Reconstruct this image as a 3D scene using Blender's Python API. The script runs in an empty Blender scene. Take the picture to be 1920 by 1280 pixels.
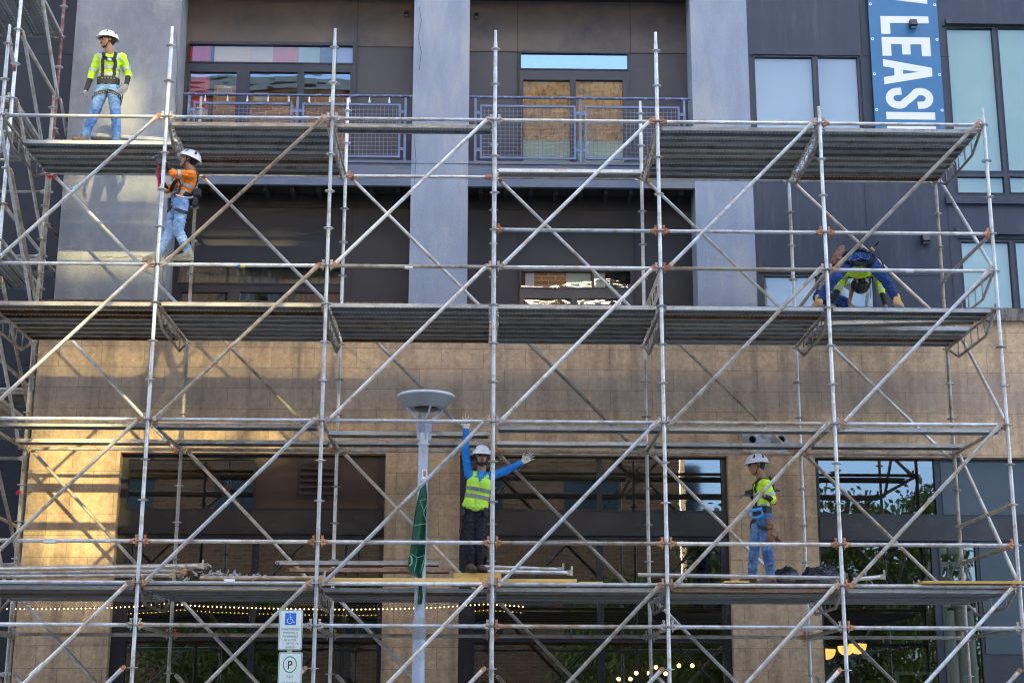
import bpy, bmesh, math, random
from math import radians, sin, cos, pi
from mathutils import Vector, Matrix, noise
from mathutils.bvhtree import BVHTree
random.seed(7)
C = bpy.context.scene.collection
# ------------------------------------------------------------------ camera, world, sun, exposure
CAM = Vector((-0.1156, -18.5394, 1.6462)); YAW, PITCH, ROLL, FPX = 0.0186, 0.2457, 0.003, 2848.84
fw = Vector((sin(YAW)*cos(PITCH), cos(YAW)*cos(PITCH), sin(PITCH)))
rt = Vector((cos(YAW), -sin(YAW), 0)); up0 = rt.cross(fw)
RT = rt*cos(ROLL)+up0*sin(ROLL); UP = -rt*sin(ROLL)+up0*cos(ROLL)
cam = bpy.data.objects.new('camera', bpy.data.cameras.new('camera')); C.objects.link(cam)
cam.data.lens = FPX/1920*36; cam.data.sensor_width = 36; cam.data.clip_end = 600
cam.matrix_world = Matrix(((RT.x,UP.x,-fw.x,CAM.x),(RT.y,UP.y,-fw.y,CAM.y),(RT.z,UP.z,-fw.z,CAM.z),(0,0,0,1)))
sc = bpy.context.scene; sc.camera = cam
SUN_EL, SUN_AZ = radians(18), radians(167)       # azimuth clockwise from +Y: the sun stands across the street
w = bpy.data.worlds.new("World"); sc.world = w; w.use_nodes = True
sky = w.node_tree.nodes.new('ShaderNodeTexSky'); sky.sky_type = 'NISHITA'; sky.sun_disc = False
sky.ozone_density = 0; sky.air_density = .8; sky.dust_density = 3.2; sky.sun_elevation = SUN_EL; sky.sun_rotation = SUN_AZ
bg = w.node_tree.nodes['Background']; bg.inputs[1].default_value = 0.15
w.node_tree.links.new(sky.outputs[0], bg.inputs[0])
sd = bpy.data.lights.new('sun', 'SUN'); sd.energy = .7; sd.angle = radians(0.8); sd.color = (1, .85, .38)
sun = bpy.data.objects.new('sun', sd); C.objects.link(sun)
SDIR = Vector((sin(SUN_AZ)*cos(SUN_EL), cos(SUN_AZ)*cos(SUN_EL), sin(SUN_EL)))
sun.rotation_euler = SDIR.to_track_quat('Z', 'Y').to_euler()
sc.view_settings.view_transform = 'Standard'; sc.view_settings.look = 'None'
sc.view_settings.exposure = 3.35; sc.view_settings.gamma = 1; sc.view_settings.use_curve_mapping = False
sc.cycles.filter_width = 1.15; sc.cycles.max_bounces = 8; sc.cycles.transparent_max_bounces = 16

# ------------------------------------------------------------------ helpers
def at(x, y, Y):
    """world point seen at photo pixel (x, y) on the vertical plane at depth Y"""
    d = fw + RT*((x-960)/FPX) + UP*((640-y)/FPX)
    return CAM + d*((Y-CAM.y)/d.y)
def rect(x0, y0, x1, y1, Y):
    xm, ym = (x0+x1)/2, (y0+y1)/2
    return round(at(x0, ym, Y).x, 3), round(at(x1, ym, Y).x, 3), round(at(xm, y1, Y).z, 3), round(at(xm, y0, Y).z, 3)
def V(*a): return Vector(a)
def lerp(a, b, t): return a*(1-t)+b*t

def tree_of(m): return m.node_tree.nodes, m.node_tree.links
def mat(name, c1, c2=None, rough=.6, metal=0., scale=8., bump=0., bscale=60., objrand=0., spec=.5, stretch=(1,1,1), c3=None, c3amt=.0, c3scale=2., emit=None, estr=0., rough2=None):
    m = bpy.data.materials.new(name); m.use_nodes = True; N, L = tree_of(m); b = N['Principled BSDF']
    b.inputs['Roughness'].default_value = rough; b.inputs['Metallic'].default_value = metal
    b.inputs['Specular IOR Level'].default_value = spec
    b.inputs['Base Color'].default_value = (*c1, 1)
    if emit: b.inputs['Emission Color'].default_value = (*emit, 1); b.inputs['Emission Strength'].default_value = estr
    tc = N.new('ShaderNodeTexCoord'); mp = N.new('ShaderNodeMapping'); mp.inputs['Scale'].default_value = stretch
    L.new(tc.outputs['Object'], mp.inputs['Vector'])
    if objrand:
        oi = N.new('ShaderNodeObjectInfo'); cm = N.new('ShaderNodeCombineXYZ')
        mu = N.new('ShaderNodeMath'); mu.operation = 'MULTIPLY'; mu.inputs[1].default_value = 37.
        L.new(oi.outputs['Random'], mu.inputs[0]); 
        for k in range(3): L.new(mu.outputs[0], cm.inputs[k])
        L.new(cm.outputs[0], mp.inputs['Location'])
    col = None
    if c2:
        no = N.new('ShaderNodeTexNoise'); no.inputs['Scale'].default_value = scale; no.inputs['Detail'].default_value = 6; no.inputs['Roughness'].default_value = .62
        L.new(mp.outputs[0], no.inputs['Vector'])
        cr = N.new('ShaderNodeValToRGB'); cr.color_ramp.elements[0].position = .36; cr.color_ramp.elements[1].position = .66
        cr.color_ramp.elements[0].color = (*c1, 1); cr.color_ramp.elements[1].color = (*c2, 1)
        L.new(no.outputs[0], cr.inputs[0]); col = cr.outputs[0]
        if rough2 is not None:
            mr = N.new('ShaderNodeMapRange'); mr.inputs[3].default_value = rough; mr.inputs[4].default_value = rough2
            L.new(no.outputs[0], mr.inputs[0]); L.new(mr.outputs[0], b.inputs['Roughness'])
    if c3:
        n3 = N.new('ShaderNodeTexNoise'); n3.inputs['Scale'].default_value = c3scale; n3.inputs['Detail'].default_value = 8; n3.inputs['Roughness'].default_value = .7
        L.new(mp.outputs[0], n3.inputs['Vector'])
        r3 = N.new('ShaderNodeValToRGB'); r3.color_ramp.elements[0].position = .52-.1*c3amt; r3.color_ramp.elements[1].position = .66-.06*c3amt
        L.new(n3.outputs[0], r3.inputs[0])
        mx = N.new('ShaderNodeMix'); mx.data_type = 'RGBA'; L.new(r3.outputs[0], mx.inputs['Factor'])
        if col: L.new(col, mx.inputs['A'])
        else: mx.inputs['A'].default_value = (*c1, 1)
        mx.inputs['B'].default_value = (*c3, 1); col = mx.outputs['Result']
    if objrand:
        hs = N.new('ShaderNodeHueSaturation'); mr = N.new('ShaderNodeMapRange')
        mr.inputs[3].default_value = 1-objrand; mr.inputs[4].default_value = 1+objrand
        L.new(oi.outputs['Random'], mr.inputs[0]); L.new(mr.outputs[0], hs.inputs['Value'])
        if col: L.new(col, hs.inputs['Color'])
        else: hs.inputs['Color'].default_value = (*c1, 1)
        col = hs.outputs[0]
    if col: L.new(col, b.inputs['Base Color'])
    if bump:
        nb = N.new('ShaderNodeTexNoise'); nb.inputs['Scale'].default_value = bscale; nb.inputs['Detail'].default_value = 5
        L.new(mp.outputs[0], nb.inputs['Vector'])
        bp = N.new('ShaderNodeBump'); bp.inputs['Strength'].default_value = bump; bp.inputs['Distance'].default_value = .01
        L.new(nb.outputs[0], bp.inputs['Height']); L.new(bp.outputs[0], b.inputs['Normal'])
    return m

M = {}
def galv(name, a, b_, rust=None, amt=.2, rough=.42, metal=.55):
    """galvanised tube: each object takes its own tint between clean zinc and weathered tan"""
    m = mat(name, a, b_, rough=rough, metal=metal, scale=7, objrand=.23, bump=.25, bscale=90, c3=rust, c3amt=amt, c3scale=5, rough2=rough+.22)
    N, L = tree_of(m); b = N['Principled BSDF']; src = b.inputs['Base Color'].links[0].from_socket
    oi = N.new('ShaderNodeObjectInfo'); mu = N.new('ShaderNodeMath'); mu.operation = 'MULTIPLY'; mu.inputs[1].default_value = 7.31
    fr = N.new('ShaderNodeMath'); fr.operation = 'FRACT'; L.new(oi.outputs['Random'], mu.inputs[0]); L.new(mu.outputs[0], fr.inputs[0])
    cr = N.new('ShaderNodeValToRGB'); cr.color_ramp.elements[0].color = (1.0, .99, .98, 1); cr.color_ramp.elements[1].color = (1.06, .95, .82, 1)
    e = cr.color_ramp.elements.new(.55); e.color = (.95, .97, 1, 1)
    L.new(fr.outputs[0], cr.inputs[0])
    mx = N.new('ShaderNodeMix'); mx.data_type = 'RGBA'; mx.blend_type = 'MULTIPLY'; mx.inputs['Factor'].default_value = 1
    L.new(src, mx.inputs['A']); L.new(cr.outputs[0], mx.inputs['B']); L.new(mx.outputs['Result'], b.inputs['Base Color'])
    return m
M['galv'] = galv('galvanised_steel', (.54,.54,.53), (.72,.72,.71), (.44,.37,.29), .3)
M['galv_old'] = galv('weathered_galvanised_steel', (.36,.33,.28), (.50,.47,.41), (.28,.19,.12), .5, .55, .35)
M['maroon'] = mat('maroon_painted_steel', (.16,.03,.04), (.22,.06,.06), rough=.5, c3=(.35,.28,.24), c3amt=.3, c3scale=9)
M['ros'] = galv('zinc_rosette', (.40,.42,.44), (.55,.57,.60), (.32,.22,.14), .2, .5, .5)
M['rust'] = mat('rusty_orange_casting', (.50,.19,.075), (.58,.31,.17), rough=.75, scale=25, c3=(.30,.12,.06), c3amt=.3, c3scale=30, bump=.4, objrand=.25)
M['cast'] = mat('grey_casting', (.42,.40,.37), (.55,.53,.50), rough=.6, metal=.3, scale=20, c3=(.42,.25,.13), c3amt=.4, c3scale=22, bump=.4, objrand=.2)
M['tan_cast'] = mat('tan_casting', (.50,.38,.20), (.58,.48,.30), rough=.7, scale=20, c3=(.40,.20,.10), c3amt=.4, c3scale=25, bump=.4, objrand=.2)

def plank_mat(name, holes, a, b_, rust):
    m = galv(name, a, b_, rust, .15, .38, .55); N, L = tree_of(m); b = N['Principled BSDF']
    if holes:
        tc = N.new('ShaderNodeTexCoord'); sx = N.new('ShaderNodeSeparateXYZ'); L.new(tc.outputs['Object'], sx.inputs[0])
        def M2(op, a_, b2=None):
            n = N.new('ShaderNodeMath'); n.operation = op
            for k, v in enumerate((a_, b2)):
                if v is None: continue
                if isinstance(v, (int, float)): n.inputs[k].default_value = v
                else: L.new(v, n.inputs[k])
            return n.outputs[0]
        def cell(s, p): return M2('SUBTRACT', M2('FRACT', M2('DIVIDE', M2('ADD', s, 50.0), p)), .5)
        ge_ = N.new('ShaderNodeNewGeometry')
        ax = M2('ABSOLUTE', M2('MULTIPLY', cell(sx.outputs['X'], .050), .050)); yy_ = M2('ABSOLUTE', sx.outputs['Y'])
        rows = M2('LESS_THAN', M2('ABSOLUTE', M2('SUBTRACT', M2('ABSOLUTE', M2('SUBTRACT', sx.outputs['Y'], .052)), .024)), .011)
        f = M2('MULTIPLY', M2('MULTIPLY', M2('LESS_THAN', ax, .0085), rows), M2('GREATER_THAN', sx.outputs['Z'], -.012))
        mx = N.new('ShaderNodeMix'); mx.data_type = 'RGBA'; L.new(f, mx.inputs['Factor']); L.new(b.inputs['Base Color'].links[0].from_socket, mx.inputs['A']); mx.inputs['B'].default_value = (.98,.99,1,1); L.new(mx.outputs['Result'], b.inputs['Base Color'])  # near-white dots paint in the light caught by punched hole rims
        mm = N.new('ShaderNodeMath'); mm.operation = 'MULTIPLY_ADD'; L.new(f, mm.inputs[0]); mm.inputs[1].default_value = -.5; mm.inputs[2].default_value = .55; L.new(mm.outputs[0], b.inputs['Metallic'])
    return m
M['plank'] = plank_mat('perforated_zinc_deck', True, (.46,.46,.43), (.56,.57,.55), (.36,.33,.28))
M['plank_s'] = plank_mat('solid_zinc_deck', False, (.42,.42,.39), (.52,.52,.50), (.34,.31,.26))
M['plank_o'] = plank_mat('rusty_deck', True, (.30,.20,.12), (.38,.28,.20), (.20,.09,.04))

def stone_mat(name, mort=(.34,.25,.17)):
    m = bpy.data.materials.new(name); m.use_nodes = True; N, L = tree_of(m); b = N['Principled BSDF']; b.inputs['Roughness'].default_value = .85
    b.inputs['Specular IOR Level'].default_value = .25
    ge = N.new('ShaderNodeNewGeometry'); sp = N.new('ShaderNodeSeparateXYZ'); L.new(ge.outputs['Position'], sp.inputs[0])
    ad = N.new('ShaderNodeMath'); ad.operation = 'ADD'; ad.inputs[1].default_value = 30.28; L.new(sp.outputs['X'], ad.inputs[0])
    ay = N.new('ShaderNodeMath'); ay.operation = 'ADD'; L.new(ad.outputs[0], ay.inputs[0]); L.new(sp.outputs['Y'], ay.inputs[1])
    az = N.new('ShaderNodeMath'); az.operation = 'ADD'; az.inputs[1].default_value = 10*.3035-6.908+.3035*16; L.new(sp.outputs['Z'], az.inputs[0])
    cb = N.new('ShaderNodeCombineXYZ'); L.new(ay.outputs[0], cb.inputs[0]); L.new(az.outputs[0], cb.inputs[1])
    br = N.new('ShaderNodeTexBrick'); L.new(cb.outputs[0], br.inputs['Vector'])
    br.inputs['Scale'].default_value = 1; br.inputs['Brick Width'].default_value = .612; br.inputs['Row Height'].default_value = .3035
    br.inputs['Mortar Size'].default_value = .0042; br.inputs['Mortar Smooth'].default_value = .15; br.offset = .5
    br.inputs['Color1'].default_value = (.66,.475,.30,1); br.inputs['Color2'].default_value = (.55,.40,.26,1); br.inputs['Mortar'].default_value = (*mort,1)
    nz = N.new('ShaderNodeTexNoise'); nz.inputs['Scale'].default_value = 14; nz.inputs['Detail'].default_value = 9; nz.inputs['Roughness'].default_value = .72; L.new(ge.outputs['Position'], nz.inputs['Vector'])
    cr = N.new('ShaderNodeValToRGB'); cr.color_ramp.elements[0].position = .3; cr.color_ramp.elements[0].color = (.66,.64,.63,1); cr.color_ramp.elements[1].position = .7; cr.color_ramp.elements[1].color = (1.15,1.13,1.1,1)
    L.new(nz.outputs[0], cr.inputs[0])
    mx = N.new('ShaderNodeMix'); mx.data_type = 'RGBA'; mx.blend_type = 'MULTIPLY'; mx.inputs['Factor'].default_value = 1
    L.new(br.outputs['Color'], mx.inputs['A']); L.new(cr.outputs[0], mx.inputs['B'])
    # rain streaks
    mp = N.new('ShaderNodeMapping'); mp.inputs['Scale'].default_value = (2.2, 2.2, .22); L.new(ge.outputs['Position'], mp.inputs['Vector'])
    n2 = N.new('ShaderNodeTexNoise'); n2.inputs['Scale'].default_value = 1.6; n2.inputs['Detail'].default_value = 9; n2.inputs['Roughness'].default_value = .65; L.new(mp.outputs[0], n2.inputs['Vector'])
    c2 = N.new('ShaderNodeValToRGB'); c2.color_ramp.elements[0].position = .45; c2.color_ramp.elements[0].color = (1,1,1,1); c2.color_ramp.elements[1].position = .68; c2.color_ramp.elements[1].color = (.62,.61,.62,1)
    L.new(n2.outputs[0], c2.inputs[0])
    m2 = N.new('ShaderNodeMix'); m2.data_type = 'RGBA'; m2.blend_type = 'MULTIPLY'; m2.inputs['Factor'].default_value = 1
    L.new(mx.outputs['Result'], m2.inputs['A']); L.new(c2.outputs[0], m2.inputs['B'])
    # a band two courses tall paints the sky's blue-grey sheen into the stone
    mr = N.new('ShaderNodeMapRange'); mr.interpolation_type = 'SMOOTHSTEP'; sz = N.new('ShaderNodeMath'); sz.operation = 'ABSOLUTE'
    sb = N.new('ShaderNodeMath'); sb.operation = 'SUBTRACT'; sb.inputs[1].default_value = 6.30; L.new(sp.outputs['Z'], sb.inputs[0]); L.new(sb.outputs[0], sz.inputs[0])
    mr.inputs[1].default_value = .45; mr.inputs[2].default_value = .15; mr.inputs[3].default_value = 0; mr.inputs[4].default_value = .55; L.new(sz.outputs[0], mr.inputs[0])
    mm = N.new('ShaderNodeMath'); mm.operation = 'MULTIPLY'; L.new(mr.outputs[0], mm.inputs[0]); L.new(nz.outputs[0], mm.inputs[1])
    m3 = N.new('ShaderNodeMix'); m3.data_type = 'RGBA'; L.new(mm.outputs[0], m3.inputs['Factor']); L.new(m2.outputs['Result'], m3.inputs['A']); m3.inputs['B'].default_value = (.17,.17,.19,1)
    L.new(m3.outputs['Result'], b.inputs['Base Color'])
    bp = N.new('ShaderNodeBump'); bp.inputs['Distance'].default_value = .006; bp.inputs['Strength'].default_value = .5; bp.invert = True
    L.new(br.outputs['Fac'], bp.inputs['Height'])
    b2 = N.new('ShaderNodeBump'); b2.inputs['Distance'].default_value = .004; b2.inputs['Strength'].default_value = .5; L.new(nz.outputs[0], b2.inputs['Height']); L.new(bp.outputs[0], b2.inputs['Normal'])
    L.new(b2.outputs[0], b.inputs['Normal'])
    return m
M['stone'] = stone_mat('tan_ashlar_stone')

def brick_mat(name, c1, c2, mo, bw=.22, rh=.075):
    m = bpy.data.materials.new(name); m.use_nodes = True; N, L = tree_of(m); b = N['Principled BSDF']; b.inputs['Roughness'].default_value = .85
    ge = N.new('ShaderNodeNewGeometry'); sp = N.new('ShaderNodeSeparateXYZ'); L.new(ge.outputs['Position'], sp.inputs[0])
    ad = N.new('ShaderNodeMath'); ad.operation = 'ADD'; L.new(sp.outputs['X'], ad.inputs[0]); L.new(sp.outputs['Y'], ad.inputs[1])
    cb = N.new('ShaderNodeCombineXYZ'); L.new(ad.outputs[0], cb.inputs[0]); L.new(sp.outputs['Z'], cb.inputs[1])
    br = N.new('ShaderNodeTexBrick'); L.new(cb.outputs[0], br.inputs['Vector']); br.inputs['Scale'].default_value = 1
    br.inputs['Brick Width'].default_value = bw; br.inputs['Row Height'].default_value = rh; br.inputs['Mortar Size'].default_value = .008
    br.inputs['Color1'].default_value = (*c1,1); br.inputs['Color2'].default_value = (*c2,1); br.inputs['Mortar'].default_value = (*mo,1)
    L.new(br.outputs['Color'], b.inputs['Base Color']); return m
M['brick'] = brick_mat('red_brown_brick', (.36,.16,.07), (.24,.10,.05), (.48,.33,.20), .36, .13)

M['stucco'] = mat('grey_stucco', (.28,.32,.385), (.335,.375,.445), rough=.9, scale=2.6, bump=.8, bscale=85, spec=.2, c3=(.41,.41,.41), c3amt=.05, c3scale=.9, stretch=(1.6,1.6,.4))
M['stucco2'] = mat('darker_grey_stucco', (.21,.215,.23), (.29,.30,.32), rough=.9, scale=1.4, bump=.8, bscale=85, spec=.2, c3=(.36,.35,.33), c3amt=.25, c3scale=1.1, stretch=(1.2,1.2,.7))
M['navy'] = mat('navy_grey_panel', (.020,.030,.052), (.027,.038,.064), rough=.55, scale=1.5, bump=.15, bscale=140, c3=(.05,.055,.075), c3amt=.1, c3scale=2.5, stretch=(3,1,.35))
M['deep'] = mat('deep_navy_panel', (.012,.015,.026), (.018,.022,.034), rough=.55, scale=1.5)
M['warmpanel'] = mat('warm_bounce_panel', (.105,.082,.068), (.135,.108,.088), rough=.7, scale=1.2, bump=.15, bscale=120, c3=(.07,.065,.065), c3amt=.2, c3scale=1.)  # brown tone puts warm reflected light into the panel colour
M['greypanel'] = mat('charcoal_panel', (.055,.054,.058), (.068,.066,.070), rough=.6, scale=1.2, bump=.15, bscale=120)
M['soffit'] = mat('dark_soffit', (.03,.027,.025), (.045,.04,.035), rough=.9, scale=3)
M['frame'] = mat('black_aluminium_frame', (.022,.022,.028), (.03,.03,.036), rough=.4, scale=4)
M['spandrel'] = mat('black_spandrel', (.024,.020,.020), (.034,.029,.028), rough=.45, scale=2, c3=(.05,.045,.04), c3amt=.1, c3scale=2)
M['brown_sp'] = mat('dark_brown_panel', (.068,.038,.026), (.085,.05,.034), rough=.5, scale=2)
M['steelblue'] = mat('blue_grey_fascia', (.085,.115,.17), (.115,.145,.20), rough=.5, scale=1.5, c3=(.17,.18,.19), c3amt=.2, c3scale=2., stretch=(.6,1,2))
M['coping'] = mat('weathered_coping', (.20,.18,.16), (.30,.27,.24), rough=.85, scale=5, c3=(.07,.05,.045), c3amt=.8, c3scale=5, stretch=(3,1,.6), bump=.4)
M['rustcoping'] = mat('stained_brown_coping', (.14,.09,.07), (.22,.16,.13), rough=.85, scale=5, c3=(.05,.035,.03), c3amt=.8, c3scale=5, stretch=(3,1,.6), bump=.4)
M['rail'] = mat('lavender_blue_painted_steel', (.12,.17,.29), (.15,.20,.33), rough=.45, scale=8)
M['raildark'] = mat('dark_blue_painted_steel', (.07,.10,.20), (.10,.13,.24), rough=.45, scale=8, c3=(.35,.4,.45), c3amt=.05, c3scale=12)
M['wire'] = mat('grey_wire', (.24,.26,.36), rough=.5, metal=.4)
M['white'] = mat('white_paint', (.75,.76,.78), (.68,.69,.72), rough=.45, scale=6)
M['banner'] = mat('blue_vinyl', (.035,.155,.31), (.04,.17,.34), rough=.45, scale=2)
M['bannerw'] = mat('white_vinyl_lettering', (.78,.80,.88), rough=.45)
M['grom'] = mat('brass_grommet', (.6,.75,.9), rough=.3, metal=.6)
M['black'] = mat('black_plastic', (.015,.015,.018), rough=.4)
M['blind'] = mat('white_roller_blind', (.84,.90,.93), (.80,.87,.91), rough=.9, scale=1.2)
M['blindg'] = mat('pale_green_roller_blind', (.66,.86,.72), (.76,.92,.76), rough=.9, scale=1.2)
M['curtain'] = mat('beige_curtain', (.46,.45,.36), (.34,.34,.28), rough=.95, scale=2, stretch=(14,14,.3))
M['wood'] = mat('plywood', (.56,.31,.08), (.66,.42,.14), rough=.75, scale=3, stretch=(1,8,30), c3=(.34,.22,.12), c3amt=.1, c3scale=4)
M['lumber'] = mat('pine_lumber', (.72,.42,.10), (.80,.54,.19), rough=.7, scale=4, stretch=(.6,8,12))
M['lamp'] = mat('pale_blue_grey_paint', (.40,.45,.55), (.46,.51,.60), rough=.4, scale=3, c3=(.36,.36,.36), c3amt=.1, c3scale=6)
M['lampw'] = mat('white_lamp_rim', (.62,.65,.68), rough=.4)
M['lampd'] = mat('grey_lamp_bowl', (.30,.32,.33), (.36,.38,.39), rough=.45, scale=4)
M['flag'] = mat('dark_green_cloth', (.007,.065,.035), (.012,.095,.05), rough=.8, scale=5)
M['flagl'] = mat('pale_green_print', (.13,.36,.24), rough=.8)
M['signw'] = mat('white_sign_face', (.74,.78,.74), rough=.35)
M['signg'] = mat('green_sign_ink', (.02,.30,.17), rough=.4)
M['signb'] = mat('blue_sign_ink', (.02,.17,.60), rough=.4)
M['signk'] = mat('black_sign_ink', (.02,.02,.02), rough=.4)
M['signr'] = mat('red_sign_ink', (.45,.01,.05), rough=.4)
M['bag'] = mat('black_plastic_sheet', (.012,.014,.022), (.02,.022,.03), rough=.38, scale=6, bump=.6, bscale=18)
M['pvc'] = mat('grey_pipe', (.30,.33,.36), rough=.4)
M['ventw'] = mat('white_vent_plate', (.66,.70,.74), (.55,.57,.6), rough=.5, scale=6, c3=(.3,.25,.2), c3amt=.1, c3scale=7)
M['red'] = mat('red_cloth', (.70,.012,.04), (.80,.02,.06), rough=.9)
M['bulb'] = mat('warm_bulb', (1,.8,.4), emit=(1,.60,.18), estr=1.9)
M['globe'] = mat('warm_globe', (1,.8,.4), emit=(1,.52,.14), estr=2.2)
M['shade'] = mat('orange_lamp_shade', (.9,.55,.2), emit=(1,.42,.10), estr=.42)
M['tube_l'] = mat('white_light_tube', (1,1,1), emit=(.85,1,.9), estr=1.6)
M['cable'] = mat('black_cable', (.02,.02,.02), rough=.6)
M['debris'] = mat('torn_grey_foil', (.25,.26,.26), (.42,.43,.42), rough=.5, scale=30, metal=.3)
M['asphalt'] = mat('asphalt', (.045,.045,.048), (.06,.06,.062), rough=.9, scale=40)
M['concrete'] = mat('concrete_pavement', (.32,.31,.29), (.38,.37,.35), rough=.9, scale=3)
M['kerb'] = mat('kerb_stone', (.36,.35,.33), rough=.85)
M['leaf'] = mat('green_leaves', (.12,.165,.025), (.29,.31,.06), rough=.6, scale=1.1)
M['bark'] = mat('bark', (.10,.08,.06), (.15,.12,.09), rough=.9, scale=10)
M['cream'] = mat('cream_painted_steel', (.72,.70,.52), (.66,.64,.48), rough=.6, scale=3)
M['towerglass'] = mat('blue_green_mirror_glass', (.46,.55,.70), rough=.05, metal=.95)
M['steeltower'] = mat('dark_teal_panel', (.035,.05,.06), (.045,.062,.072), rough=.35, scale=1.5)
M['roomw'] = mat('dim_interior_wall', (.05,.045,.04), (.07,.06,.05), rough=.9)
M['roomr'] = mat('dim_brick_interior', (.12,.06,.035), rough=.9)

def glass_mat(name, refl, tint, wob=.12, wscale=1.2, tintr=(.85,.9,.92)):
    m = bpy.data.materials.new(name); m.use_nodes = True; N, L = tree_of(m); N.remove(N['Principled BSDF']); out = N['Material Output']
    g = N.new('ShaderNodeBsdfGlossy'); g.inputs['Roughness'].default_value = .01; g.inputs['Color'].default_value = (*tintr, 1)
    t = N.new('ShaderNodeBsdfTransparent'); t.inputs[0].default_value = (*tint, 1)
    fr = N.new('ShaderNodeFresnel'); fr.inputs['IOR'].default_value = 1.45
    a = N.new('ShaderNodeMath'); a.operation = 'ADD'; a.use_clamp = True; a.inputs[1].default_value = refl; L.new(fr.outputs[0], a.inputs[0])
    ms = N.new('ShaderNodeMixShader'); L.new(a.outputs[0], ms.inputs[0]); L.new(t.outputs[0], ms.inputs[1]); L.new(g.outputs[0], ms.inputs[2]); L.new(ms.outputs[0], out.inputs[0])
    ge = N.new('ShaderNodeNewGeometry'); n = N.new('ShaderNodeTexNoise'); n.inputs['Scale'].default_value = wscale; n.inputs['Detail'].default_value = 2; mpg = N.new('ShaderNodeMapping'); mpg.inputs['Scale'].default_value = (.8, 1, 2.2); L.new(ge.outputs['Position'], mpg.inputs['Vector']); L.new(mpg.outputs[0], n.inputs['Vector'])
    bp = N.new('ShaderNodeBump'); bp.inputs['Strength'].default_value = wob; bp.inputs['Distance'].default_value = .05; L.new(n.outputs[0], bp.inputs['Height']); L.new(bp.outputs[0], g.inputs['Normal'])
    return m
M['glass_up'] = glass_mat('wavy_reflective_door_glass', .14, (.88,.88,.86), .06, 1.5)
M['glass_sky'] = glass_mat('transom_glass', .42, (.8,.8,.8), .03, 1.5); M['glass_door'] = glass_mat('wavy_door_glass', .20, (.95,.95,.94), .06, 1.5); M['glass_door2'] = glass_mat('clear_door_glass', .06, (.97,.97,.95), .05, 1.5)
M['glass_blind'] = glass_mat('window_glass_over_blind', .06, (.94,.98,.98), .03)
M['glass_low'] = glass_mat('dark_storefront_glass', .12, (.40,.45,.42), .012)

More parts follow.
